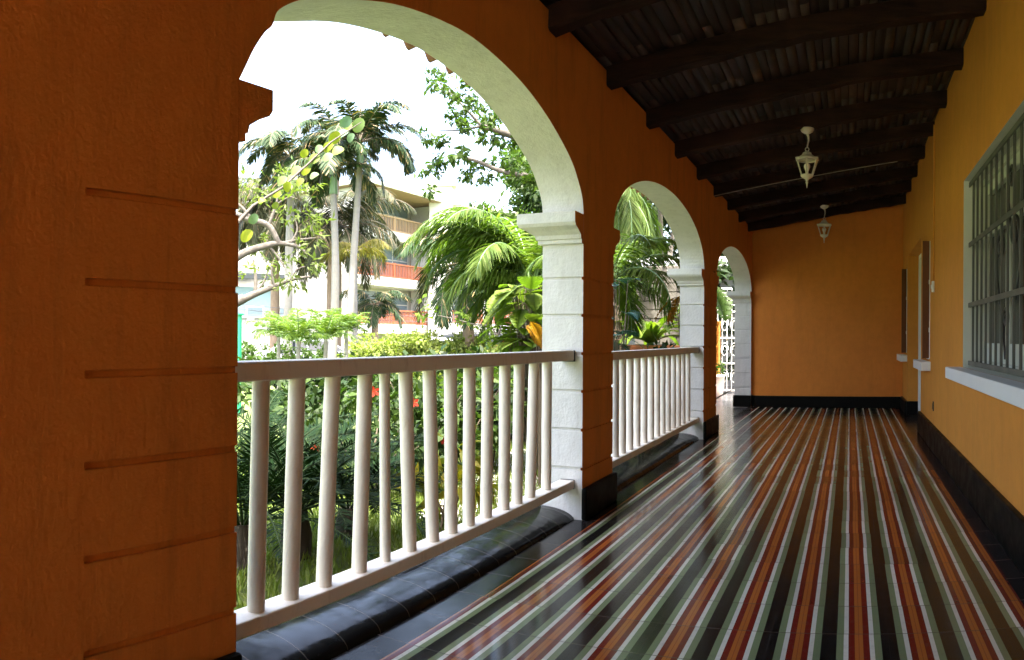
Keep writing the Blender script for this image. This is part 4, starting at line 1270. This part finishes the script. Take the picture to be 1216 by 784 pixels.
hedge_root = empty('hedge', on_ground(480, 17)); tag(hedge_root, 'sunlit clipped pale green hedge in front of the street, seen above the rail', 'hedge')
hb_ = on_ground(480, 17); cl = []
for px in np.arange(424, 585, 3.0):
    for k in range(3):
        q = at(px + R_.uniform(-2, 2), 400, 17 + R_.uniform(-.6, .6)); cl.append((q.x - hb_.x, q.y - hb_.y, R_.uniform(.3, 1.36), .34))
blob_leaves('foliage', cl, 260, .10, M['leaf_hedge'], hedge_root, aspect=.55, spread=.7)
m = MB()
for c in cl[::6]: m.tube([(c[0], c[1], 0), (c[0], c[1], c[2])], .015, 5)
m.build('stems', M['stem'], hedge_root)
hedge2 = empty('hedge', on_ground(350, 24)); tag(hedge2, 'low dark green hedge along the grey wall at the left', 'hedge')
hb_ = on_ground(350, 24); cl = []
for px in np.arange(255, 425, 4.0):
    for k in range(2):
        q = at(px + R_.uniform(-2, 2), 400, 22.5 + R_.uniform(-.3, .3)); cl.append((q.x - hb_.x, q.y - hb_.y, R_.uniform(.3, 1.0), .33))
blob_leaves('foliage', cl, 120, .13, M['leaf'], hedge2, aspect=.55, spread=.7)

# undergrowth seen between the balusters
GS = 'leafy shrubs just outside the railing'
sp = [(440, 7.0, 1.1, 1.0, 'leaf_dark', .10, 'dark leafy shrub behind the fifth baluster of the nearest railing', ('flower_red', 3)),
      (490, 7.3, 1.1, 1.0, 'leaf', .11, 'mid green leafy shrub behind the middle balusters of the nearest railing', None),
      (540, 7.6, 1.2, 1.05, 'leaf', .12, 'leafy shrub with reddish flowers behind the right half of the nearest railing', ('flower_red', 2)),
      (585, 8.4, 1.2, 1.05, 'leaf_dark', .12, 'dark shrub behind the last balusters of the nearest railing', None),
      (640, 9.0, 1.2, 1.1, 'leaf', .12, 'shrub half hidden behind the first white jamb', None),
      (500, 9.2, 2.0, 1.1, 'leaf_dark', .13, 'dark shrub farther out behind the middle of the nearest railing', None),
      (420, 8.6, 1.8, 1.1, 'leaf_dark', .13, 'dark shrub farther out behind the cycads', None),
      (350, 8.6, 2.2, 1.1, 'leaf', .13, 'green shrub farther out at the left behind the cycads', None)]
for i, (px, r_, w_, h_, mt, sz, lab, flw) in enumerate(sp):
    shrub('garden_shrub', lab, px, r_, w_, h_, mt, sz, per=130, group=GS, n_=11, flowers=flw, seed=i)
shrub('croton', 'low croton with yellow blotched leaves behind the nearest railing', 532, 5.6, .5, .6, 'leaf_croton', .17, per=60, n_=5, aspect=.35, seed=3)


# cycads ----------------------------------------------------------------------
def cycad(px, r_, zt_, label, seed, nf=22, ln=1.0):
    rs = random.Random(seed); base = on_ground(px, r_); root = empty('cycad', base); tag(root, label, 'cycad', 'dark cycads beside the railing')
    m = MB(); m.tube([(0, 0, 0), (0.01, 0, zt_ * .5), (0, 0, zt_)], [.11, .11, .08], 12); m.build('trunk', M['dark_fibre'], root)
    P = []; D = []; N = []; L = []; W = []; m = MB()
    for k in range(nf):
        az = k * 2.399 + rs.uniform(-.1, .1); el = 0.40 + 0.95 * (k / nf)
        pts, p_, d_, n2, l_, w_ = frond_arrays((0.05 * cos(az), .05 * sin(az), zt_), az, el, ln * rs.uniform(.85, 1.1), 1.25, 58, .15, .011, rs, .05, fold=.6, start=.15)
        m.tube(pts, [.008 * (1 - .8 * i / len(pts)) + .0015 for i in range(len(pts))], 5)
        P += p_; D += d_; N += n2; L += l_; W += w_
    m.build('frond_ribs', M['cycad_rib'], root)
    strip_leaflets('crown', P, D, N, L, W, M['cycad'], root, sag=.05)


cycad(290, 4.7, .30, 'dark cycad closest to the orange pier, behind the first balusters', 1, 28, 1.15)
cycad(352, 5.0, .32, 'dark cycad behind the second and third balusters', 2, 26, 1.0)
cycad(416, 5.5, .22, 'smaller dark cycad behind the fourth baluster', 3, 18, .8)

# grass tufts over the near lawn
P = rng.uniform(0, 1, (26000, 2)); thg = (P[:, 0] * (700 - 240) + 240 - 608) / F_ - YAW; rg = 2.6 + 8 * P[:, 1] ** .8
gx, gy = rg * np.sin(thg), rg * np.cos(thg); ok = gx < XO - .15
gx, gy = gx[ok], gy[ok]; n_ = len(gx)
cards('grass', np.stack([gx, gy, np.full(n_, GROUND)], 1), np.stack([rng.normal(0, .4, n_), rng.normal(0, .4, n_), np.ones(n_)], 1), rng.normal(0, 1, (n_, 3)), rng.uniform(.05, .11, n_), rng.uniform(.008, .016, n_), M['leaf_grass'], None)
tag(bpy.data.objects['grass'], 'short bright grass of the lawn behind the railing', kind='stuff')

# ------------------------------------------------------------------ view through the middle arch
palm('shaggy_palm', 'shaggy palm with pale hanging fronds at the left of the middle arch', on_ground(728, 12), at(730, 215, 12), .19, ring(8, .2, .9, R_) + ring(8, -.6, .1, R_), 'palm_bright', trunk_mat='fibre', length=1.5, droop=2.3, ll=.38, wl=.018, nl=90, hang=.7, seed=31, skirt=8)
palm('garden_palm', 'green palm whose feathery fronds fill the left of the middle arch', on_ground(722, 9.2), at(724, 330, 9.2), .1, ring(10, .4, 1.2, R_) + ring(8, -.3, .4, R_), 'palm_bright', length=1.25, droop=2.0, ll=.32, wl=.018, nl=80, hang=.5, seed=32)
def bigtree(name, label, px, r_, top_z, wid, mat, n_, size, seed, per=200, cat='tree', group=None):
    rs = random.Random(seed); base = on_ground(px, r_); root = empty(name, base); tag(root, label, cat, group)
    m = MB(); H = top_z - GROUND
    m.tube([(0, 0, 0), (rs.uniform(-.1, .1), .1, H * .25), (rs.uniform(-.2, .2), 0, H * .5)], [.22, .17, .13], 10)
    cl = []
    for i in range(n_):
        a = rs.uniform(0, 2 * pi); q = rs.uniform(.1, 1) ** .6 * wid / 2; z = H * rs.uniform(.32, .95); q *= 1.1 - abs(z / H - .62)
        cl.append((cos(a) * q, sin(a) * q, z, rs.uniform(.45, .95) * wid / 5))
    for c in cl[::2]:
        m.tube([(0, 0, H * .3), (c[0] * .5, c[1] * .5, H * .3 + (c[2] - H * .3) * .6), (c[0], c[1], c[2])], [.09, .05, .012], 6)
    m.build('trunk', M['bark'], root)
    blob_leaves('crown', cl, per, size, M[mat], root, spread=.55)
    return root


GT = 'leafy trees behind the garden'
bigtree('leafy_tree', 'dense leafy tree seen in the middle arch', 786, 16, 6.2, 5.0, 'leaf_dark', 34, .17, 41, per=210, group=GT)
bigtree('leafy_tree', 'lighter leafy tree behind the feathery palm in the middle arch', 748, 20, 7.5, 5.5, 'leaf', 34, .20, 42, per=210, group=GT)
bigtree('leafy_tree', 'tree standing beyond the windblown palm and first white jamb', 668, 21, 6.5, 5.5, 'leaf', 30, .2, 43, per=210, group=GT)
bigtree('leafy_tree', 'tree at the far right of the garden behind the block wall', 835, 19, 6.0, 5.0, 'leaf_dark', 26, .2, 44, per=210, group=GT)
# low block wall
pw0, pw1 = gp(756, 14.5), gp(835, 14.0)
wmid = (pw0 + pw1) / 2; L_ = (pw1 - pw0).length; ang = math.atan2(pw1.y - pw0.y, pw1.x - pw0.x)
m = MB(); H = at(790, 306, 14.2).z - GROUND
# block wall modelled as real coursed blocks
rows = int(H / .17)
for i in range(rows):
    x = -L_ / 2 - (.22 if i % 2 else 0)
    while x < L_ / 2:
        wd = .44; xa = max(x, -L_ / 2); xb_ = min(x + wd - .02, L_ / 2)
        if xb_ - xa > .05: m.box(((xa + xb_) / 2, R_.uniform(-.012, .012), i * .17 + .078), (xb_ - xa, .2, .15))
        x += wd
m.box((0, 0, rows * .085), (L_ - .02, .15, rows * .17 - .02))
bw = m.build('block_wall', simple('weathered_block', (0.13, 0.12, 0.10), .95), bevel=.006)
bw.location = (wmid.x, wmid.y, GROUND); bw.rotation_euler = (0, 0, ang)
tag(bw, 'weathered grey block wall between the plants in the middle arch', 'wall')
# planter ledge
pl0 = at(785, 409, 12.2)
m = MB(); m.box((0, 0, 0.0), (1.6, .5, .12)); m.box((0, 0, -(pl0.z - GROUND) / 2 - .03), (1.5, .42, pl0.z - GROUND - .06))
pt = m.build('planter', [M['terracotta']], bevel=.02); pt.location = (pl0.x, pl0.y, pl0.z - .06); pt.rotation_euler = (0, 0, ang)
tag(pt, 'terracotta coloured planter ledge just above the middle railing', 'planter')
# lime strap leaved plant
base = Vector((pl0.x - .15, pl0.y - .1, pl0.z))
root = empty('birds_nest_fern', base); tag(root, 'lime green strap leaved plant standing on the terracotta planter', 'plant')
lvs = MB()
V = []; Fq = []
for k in range(34):
    az = k * 2.399; el = R_.uniform(.35, 1.35); ln = R_.uniform(.75, 1.2); e = el; p = Vector((0, 0, 0)); pr = []
    for i in range(9):
        pr.append(p.copy()); d = Vector((cos(az) * cos(e), sin(az) * cos(e), sin(e))); p = p + d * ln / 8; e -= .13 + .02 * i
    sdv = Vector((-sin(az), cos(az), 0)); bi = len(V)
    for i, q in enumerate(pr):
        wv_ = .06 * sin(pi * (.12 + .85 * i / 8)) ** .7 + .002
        up_ = Vector((0, 0, wv_ * .35))
        V += [tuple(q - sdv * wv_ + up_), tuple(q), tuple(q + sdv * wv_ + up_)]
    for i in range(8):
        a_ = bi + i * 3; Fq += [(a_, a_ + 1, a_ + 4, a_ + 3), (a_ + 1, a_ + 2, a_ + 5, a_ + 4)]
np_mesh('leaves', V, Fq, M['leaf_lime'], root)
m = MB(); m.lathe((0, 0, 0), [(.07, 0), (.05, .12), (.01, .15)], 10); m.build('crown_base', M['shaft'], root)
bigleaf('philodendron', 'blue green split leaved philodendron in the middle arch beside the grooved pier', on_ground(735, 8), rosette(734, 352, 8, 12, .26, .17, R_, 1.2) + rosette(731, 388, 7.6, 10, .26, .15, R_, 1.2), 'leaf_teal', lobed=True)
bigleaf('heliconia', 'heliconia with a drooping yellow and orange leaf beside the middle white jamb', on_ground(815, 9), [(at(803, 352, 9), .36, azp(803, 740, 9), -.5), (at(808, 350, 9.1), .34, azp(803, 740, 9) + .5, -.9), (at(806, 362, 9), .26, azp(803, 740, 9) - .4, -.7), (at(818, 340, 9), .4, 0, .8)], 'leaf_orange')
shrub('garden_shrub', 'leafy shrub low behind the middle railing', 770, 9.8, 2.4, 1.15, 'leaf_dark', .13, per=130, group=GS, n_=14, seed=30)
shrub('garden_shrub', 'shrub at the foot of the grooved pier outside the middle railing', 742, 7.0, .9, 1.0, 'leaf', .11, per=130, group=GS, n_=10, seed=31)

# ------------------------------------------------------------------ beyond the third arch: side entrance
m = MB(); m.box((-3.485, 13.25, -.108), (3.59, 8.56, .20)); po = m.build('porch_floor', M['porch']); tag(po, 'dark tiled floor outside the farthest arch', kind='structure')
pp = Vector((-2.47, 13.55, 0))
root = empty('flower_pot', (pp.x, pp.y, -.01)); tag(root, 'tall pale flower pot with a small plant outside the farthest arch', 'flower pot')
m = MB(); m.lathe((0, 0, 0), [(.085, 0), (.10, .02), (.135, .22), (.15, .42), (.16, .44), (.16, .47), (.14, .47), (.13, .42)], 20); m.build('pot', M['pot_white'], root)
blob_leaves('plant', [(0, 0, .52, .14), (.05, .05, .6, .1)], 260, .10, M['leaf'], root)
bigleaf('banana_plant', 'banana plant with a broad green leaf showing in the farthest arch', (-3.0, 14.4, 0), [((-2.78, 14.1, 2.20), .9, -.75, -.55), ((-2.85, 14.0, 2.15), .8, -1.3, -.8), ((-2.75, 14.2, 2.1), .7, -.2, -.6), ((-3.1, 14.3, 2.1), .8, 2.6, .3), ((-3.0, 14.3, 2.2), .7, 1.2, .6), ((-2.9, 14.1, 2.1), .8, -2.0, -.3)], 'leaf')
m = MB(); m.tube([(-3.0, 14.4, -.01), (-2.98, 14.38, 1.0), (-2.96, 14.3, 2.0)], [.05, .045, .03], 10)
bs = m.build('pseudostem', M['fibre'], bpy.data.objects['banana_plant']); bs.location = (3.0, -14.4, 0)
# ornamental white metal gate
gx0, gx1, gyy = -2.95, -1.72, 15.2
root = empty('metal_gate', ((gx0 + gx1) / 2, gyy, 0)); tag(root, 'white metal gate with scrollwork outside the farthest arch', 'gate')
def gb(m, n2, mt=M['white_paint'], **k):
    m.v = [(v[0] - (gx0 + gx1) / 2, v[1] - gyy, v[2]) for v in m.v]; return m.build(n2, mt, root, **k)
m = MB()
for x in (gx0, (gx0 + gx1) / 2, gx1): m.box((x, gyy, 1.1), (.05, .05, 2.2))
for z in (.06, .62, 1.15, 1.7, 2.18): m.box(((gx0 + gx1) / 2, gyy, z), (gx1 - gx0, .035, .035))
gb(m, 'gate_frame')
m = MB(); x = gx0 + .09
while x < gx1: m.tube([(x, gyy, .03), (x, gyy, 2.18)], .008, 6); x += .10
gb(m, 'bars')
for x in np.arange(gx0 + .14, gx1, .2):
    for z in (.34, .9, 1.42, 1.95):
        m = MB()
        m.tube([(x + (.09 - .02 * a / pi) * cos(a), gyy - .012, z + (.16 - .03 * a / pi) * sin(a)) for a in np.linspace(0, 3 * pi, 22)], .007, 5)
        gb(m, 'scroll')
m = MB(); m.box((-2.66, 14.7, .72), (.06, .2, 1.44)); m.box((-2.66, 14.7, 1.46), (.09, .24, .05))
oc = m.build('orange_pillar', M['ochre'], bevel=.008); tag(oc, 'slim ochre pillar between the pot and the white gate', 'pillar')
root = empty('entrance_canopy', (-3.2, 15, 2.7)); tag(root, 'white entrance canopy roof beyond the farthest arch', 'canopy')
m = MB(); m.box((0, 0.9, .05), (3.4, 1.2, .10)); m.box((0, .28, .06), (3.44, .05, .2)); m.build('slab', M['white_paint'], root, bevel=.01)
for x in (-1.5, 1.2):
    m = MB(); m.box((x, 1.3, -1.36), (.22, .22, 2.7)); m.build('post', M['white_plaster'], root, bevel=.01)
m = MB(); m.box((-3.2, 17.6, 1.5), (4.6, .2, 3.2)); 
nb = m.build('boundary_wall', M['grey_plaster']); tag(nb, 'grey boundary wall behind the metal gate', 'wall')
for k_i, (gx_, gy_, lab_) in enumerate(((-2.9, 16.4, 'dark shrub standing behind the left half of the white metal gate'), (-2.1, 16.6, 'dark shrub standing behind the right half of the white metal gate'))):
    root = empty('gate_shrub', (gx_, gy_, 0)); tag(root, lab_, 'shrub', 'shrubs behind the metal gate')
    m = MB(); m.tube([(0, 0, -.01), (.02, 0, .6), (0, 0, 1.3)], [.03, .02, .008], 6); m.build('stems', M['stem'], root)
    blob_leaves('foliage', [(0, 0, .4, .35), (.1, .05, .9, .38), (-.1, 0, 1.35, .35), (.05, 0, 1.8, .3)], 240, .11, M['leaf_dark'], root)

# ------------------------------------------------------------------ apartment building
def apartment(label, pA, pB, zs, zroof, nb_, railcol, depth=9.0):
    """facade from pA to pB (ground points), floors at zs"""
    d = (pB - pA); W = d.length; d.normalize(); ang_ = math.atan2(d.y, d.x)
    root = empty('apartment_building', (pA.x, pA.y, GROUND), ang_)
    tag(root, label, 'building', 'apartment wings across the street')
    s = 1.0
    nloc = Vector((0, 1, 0))   # depth direction chosen away from the viewer
    vw = Vector((pA.x, pA.y, 0)); nw = Vector((-sin(ang_), cos(ang_), 0)); sg = 1 if nw.dot(vw) > 0 else -1
    B = MB(); B.box((W / 2, sg * (depth / 2 + 1.6), (zroof - GROUND) / 2), (W, depth, zroof - GROUND)); B.build('wall', M['bldg_beige'], root)
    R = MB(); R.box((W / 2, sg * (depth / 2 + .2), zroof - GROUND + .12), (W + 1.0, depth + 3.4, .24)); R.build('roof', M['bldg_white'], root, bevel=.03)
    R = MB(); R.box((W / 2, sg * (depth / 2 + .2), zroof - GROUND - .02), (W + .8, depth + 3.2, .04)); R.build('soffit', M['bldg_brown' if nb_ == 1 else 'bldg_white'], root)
    bw_ = W / nb_
    for z in zs:
        zz = z - GROUND
        S_ = MB(); S_.box((W / 2, sg * .8, zz - .30), (W, 1.6, .60)); S_.build('balcony_slab', M['bldg_white'], root, bevel=.02)
        for i in range(nb_):
            x0, x1 = i * bw_ + .25, (i + 1) * bw_ - .25
            r_ = MB(); r_.box(((x0 + x1) / 2, sg * .08, zz + .92), (x1 - x0, .12, .09)); r_.box(((x0 + x1) / 2, sg * .08, zz + .06), (x1 - x0, .10, .07))
            x = x0 + .06
            while x < x1: r_.box((x, sg * .08, zz + .48), (.055, .05, .82)); x += .17
            for xx in (x0 + .04, (x0 + x1) / 2, x1 - .04): r_.box((xx, sg * .08, zz + .5), (.14, .14, 1.0))
            r_.build('balcony_railing', M[railcol if z < zs[-1] or nb_ > 1 else 'rail_tan'], root)
            # sliding window behind with frame and glazing bars
            wf = MB(); xa, xb2 = x0 + .5, x1 - .5
            for xx in np.linspace(xa, xb2, 5): wf.box((xx, sg * 1.56, zz + 1.15), (.07, .08, 2.2))
            for z3 in (.06, 1.4, 2.26): wf.box(((xa + xb2) / 2, sg * 1.56, zz + z3), (xb2 - xa, .08, .07))
            f_ = wf.build('window', M['bldg_white'], root)
            g3 = MB(); g3.box(((xa + xb2) / 2, sg * 1.575, zz + 1.16), (xb2 - xa, .04, 2.16)); g3.build('pane', M['bldg_glass'], f_)
    for i in range(nb_ + 1):
        c_ = MB(); c_.box((min(max(i * bw_, .2), W - .2), sg * .75, (zroof - GROUND - .05) / 2), (.42, 1.52, zroof - GROUND - .06)); c_.build('column', M['bldg_white'], root, bevel=.02)
    return root


apartment('white apartment block with wooden balcony rails rising behind the palms', gp(418, 45), gp(512, 52), [1.9, 4.95, 8.0], 10.3, 1, 'rail_orange')
apartment('farther apartment wing with red balcony rails, half hidden by the windblown palm', gp(522, 53), gp(668, 62), [2.1, 5.1, 8.1], 10.4, 3, 'rail_orange')
bt = MB(); tA = gp(512, 51.5); bt.box((0, 0, 5.9), (1.6, 1.6, 11.8)); bt.box((0, 0, 11.9), (2.2, 2.0, .25))
tw = bt.build('stair_tower', M['bldg_white'], bevel=.03); tB = gp(522, 51.2); tw.location = (tB.x, tB.y, GROUND); tw.rotation_euler = (0, 0, .6)
tag(tw, 'narrow white stair tower between the two apartment wings', 'tower')
# left buildings
pa, pb = gp(240, 34), gp(372, 36)
mid = (pa + pb) / 2; L_ = (pb - pa).length; ang = math.atan2(pb.y - pa.y, pb.x - pa.x)
m = MB(); m.box((0, 0, 1.15), (L_, .25, 2.3)); m.box((0, 0, 2.34), (L_ + .1, .35, .09))
for k in range(6): m.box((-L_ / 2 + .3 + k * (L_ - .6) / 5, -.02, 1.15), (.35, .36, 2.29))
gw = m.build('garden_wall', M['grey_plaster'], bevel=.01); gw.location = (mid.x, mid.y, GROUND); gw.rotation_euler = (0, 0, ang)
tag(gw, 'grey rendered street wall at the left behind the small palms', 'wall')
pa, pb = gp(225, 40), gp(330, 42); mid = (pa + pb) / 2; L_ = (pb - pa).length; ang = math.atan2(pb.y - pa.y, pb.x - pa.x)
root = empty('low_house', (mid.x, mid.y, GROUND), ang); tag(root, 'low house with pale blue front and dark roof edge at the left', 'house')
m = MB(); m.box((0, 2.5, 2.1), (L_, 5, 4.2)); m.build('wall', M['blue_sheet'], root)
m = MB(); m.box((0, 2.3, 4.75), (L_ + 1, 6.0, .35)); m.build('roof', M['car_dark'], root, bevel=.03)
for xx in (-1.2, 1.2, 3.2):
    m = MB(); m.box((xx, -.03, 2.6), (1.1, .08, 1.1)); f_ = m.build('window', M['bldg_white'], root); m = MB(); m.box((xx, -.075, 2.6), (.92, .02, .92)); m.build('pane', M['bldg_glass'], f_)
pa, pb = gp(225, 56), gp(415, 60); mid = (pa + pb) / 2; L_ = (pb - pa).length; ang = math.atan2(pb.y - pa.y, pb.x - pa.x)
root = empty('white_building', (mid.x, mid.y, GROUND), ang); tag(root, 'pale building far behind the palms at the left', 'building')
m = MB(); m.box((0, 4, 4.6), (L_, 8, 9.2)); m.build('wall', M['bldg_white'], root)
m = MB(); m.box((0, 4, 9.3), (L_ + .8, 8.8, .25)); m.build('roof', M['bldg_brown'], root)
for i in range(5):
    for j in range(3):
        m = MB(); xx = -L_ / 2 + L_ * (i + .5) / 5; m.box((xx, -.04, 1.7 + 2.9 * j), (1.5, .1, 1.3)); f_ = m.build('window', M['bldg_beige'], root)
        m = MB(); m.box((xx, -.1, 1.7 + 2.9 * j), (1.3, .03, 1.1)); m.build('pane', M['bldg_glass'], f_)

# green post at the pier edge
g0 = at(284, 376, 14); m = MB(); m.tube([(0, 0, 0), (0, 0, g0.z - GROUND)], .05, 12); m.box((0, 0, g0.z - GROUND + .01), (.12, .12, .03))
gpz = m.build('green_post', M['green_paint']); gpz.location = (g0.x, g0.y, GROUND); tag(gpz, 'bright green post at the edge of the near orange pier', 'post')

# cables
cab = [((200, 352), (700, 372), 26, 'topmost of the cables sagging across the street view'), ((200, 358), (700, 378), 26.1, 'second cable from the top across the street view'),
       ((200, 364), (700, 384), 26.2, 'third cable from the top across the street view'), ((200, 372), (700, 389), 26.3, 'fourth cable from the top across the street view'),
       ((200, 380), (700, 395), 26.4, 'lowest cable across the street view'),
       ((240, 90), (560, 180), 24, 'thin cable crossing the sky above the palms, upper of two'), ((240, 108), (560, 190), 24.1, 'thin cable crossing the sky above the palms, lower of two')]
for (a, b_, rr, lab) in cab:
    p0, p1 = at(a[0], a[1], rr + 3), at(b_[0], b_[1], rr + 1)
    m = MB(); m.tube([p0.lerp(p1, f) - Vector((0, 0, .9 * 4 * f * (1 - f) * .5)) for f in np.linspace(0, 1, 25)], .011, 5)
    c_ = m.build('power_cable', M['cable']); tag(c_, lab, 'cable', 'overhead cables')


# cars ------------------------------------------------------------------------
def car(px, r_, paint, label, hgt=1.45, ln=4.3, suv=False):
    root = empty('parked_car', (*gp(px, r_).xy, GROUND + .006), math.atan2(dr.y, dr.x)); tag(root, label, 'car', 'cars parked along the street')
    wd = 1.75; H = hgt
    if suv: prof = [(-.5, .32), (-.5, .62), (-.485, .66), (-.46, .95), (-.36, 1), (.12, 1), (.25, .70), (.45, .64), (.5, .55), (.5, .3)]
    else: prof = [(-.5, .32), (-.5, .58), (-.47, .66), (-.36, .70), (-.22, .98), (.02, 1), (.12, .97), (.28, .70), (.45, .62), (.5, .5), (.5, .3)]
    # cross sections along the width so the cabin tapers inwards
    pts = [(x * ln, z * H) for x, z in prof]
    arches = []
    low = [(.5 * ln, .3 * H)]
    V = []; F2 = []
    outline = [(-.5 * ln, .2 * H)] + pts + [(.5 * ln, .2 * H)]
    n_ = len(outline); secs = [(-wd / 2, .0), (-wd / 2 + .05, .0), (0, 0), (wd / 2 - .05, 0), (wd / 2, 0)]
    for si, yy in enumerate((-1, -.96, 0, .96, 1)):
        for (x, z) in outline:
            tp = max(0, (z / H - .62)) / .38
            sc_ = (1 - .22 * tp) * (wd / 2)
            zz = z - (.02 if abs(yy) == 1 else 0)
            V.append((x * (1 if abs(yy) < .99 else .985), yy * sc_, zz + (.02 if yy == 0 and tp > .5 else 0)))
    m = MB(); fs = []
    for s in range(4):
        for k in range(n_):
            fs.append((s * n_ + k, s * n_ + (k + 1) % n_, (s + 1) * n_ + (k + 1) % n_, (s + 1) * n_ + k))
    fs += [tuple(range(n_)), tuple(range(4 * n_, 5 * n_))[::-1]]
    m.add(V, fs, False); m.build('body', M[paint], root, bevel=.03)
    # windows as slightly proud panels
    g = MB()
    cab_x = [p for p in pts if p[1] > .66 * H]
    xa, xb_ = cab_x[0][0] + .12, cab_x[-1][0] - .05
    for sgn in (-1, 1):
        z0, z1 = .70 * H, .93 * H
        y0, y1 = sgn * wd / 2 * (1 - .22 * (z0 / H - .62) / .38) + sgn * .006, sgn * wd / 2 * (1 - .22 * (z1 / H - .62) / .38) + sgn * .006
        top_a, top_b = xa + (.15 if suv else .45), xb_ - .55
        mx = (top_a + top_b) / 2
        g.add([(xa + .1, y0, z0), (mx - .03, y0, z0), (mx - .03, y1, z1), (top_a, y1, z1)], [(0, 1, 2, 3)])
        g.add([(mx + .03, y0, z0), (xb_ - .08, y0, z0), (top_b, y1, z1), (mx + .03, y1, z1)], [(0, 1, 2, 3)])
    # wind screens
    fr_ = [p for p in pts if p[0] > 0 and p[1] > .66 * H]; a_, c_ = fr_[-1], fr_[-2]
    off = .012
    g.add([(a_[0] - .03 + off, -wd * .40, a_[1] + .03), (a_[0] - .03 + off, wd * .40, a_[1] + .03), (c_[0] + .06 + off, wd * .34, c_[1] - .05), (c_[0] + .06 + off, -wd * .34, c_[1] - .05)], [(0, 1, 2, 3)])
    g.build('car_windows', M['car_glass'], root)
    for sx in (-.31, .31):
        for sy in (-1, 1):
            w_ = MB(); prof_ = [(.20, -.1), (.30, -.1), (.325, -.06), (.325, .06), (.30, .1), (.20, .1)]
            R = Matrix.Rotation(pi / 2, 3, 'X'); c0_ = Vector((sx * ln, sy * (wd / 2 - .06), .325))
            w_.lathe((0, 0, 0), prof_, 20); w_.v = [tuple(R @ Vector(v) + c0_) for v in w_.v]; wh = w_.build('wheel', M['tyre'], root)
            w_ = MB(); w_.lathe((0, 0, 0), [(.05, -.085), (.2, -.105), (.2, .105), (.05, .085)], 16); w_.v = [tuple(R @ Vector(v) + c0_) for v in w_.v]; w_.build('rim', M['rim'], wh)
    for sy in (-1, 1):
        h_ = MB(); h_.box((.485 * ln, sy * wd * .36, .5 * H), (.08, .3, .12)); h_.build('headlight', M['lamp_clear'], root, bevel=.02)
        h_ = MB(); h_.box((-.492 * ln, sy * wd * .38, .56 * H), (.06, .2, .16)); h_.build('tail_light', M['lamp_red'], root, bevel=.02)


car(515, 25.6, 'car_silver', 'silver car showing its roof above the rail, leftmost of the parked cars')
car(580, 27.2, 'car_dark', 'dark tall car parked in the middle behind the hedge', 1.62, 4.4, True)
car(636, 25.6, 'car_red', 'red car parked farthest right beside the white jamb', 1.45, 4.1)
car(372, 26.0, 'car_silver', 'pale car parked behind the small palms at the left', 1.4, 4.2)
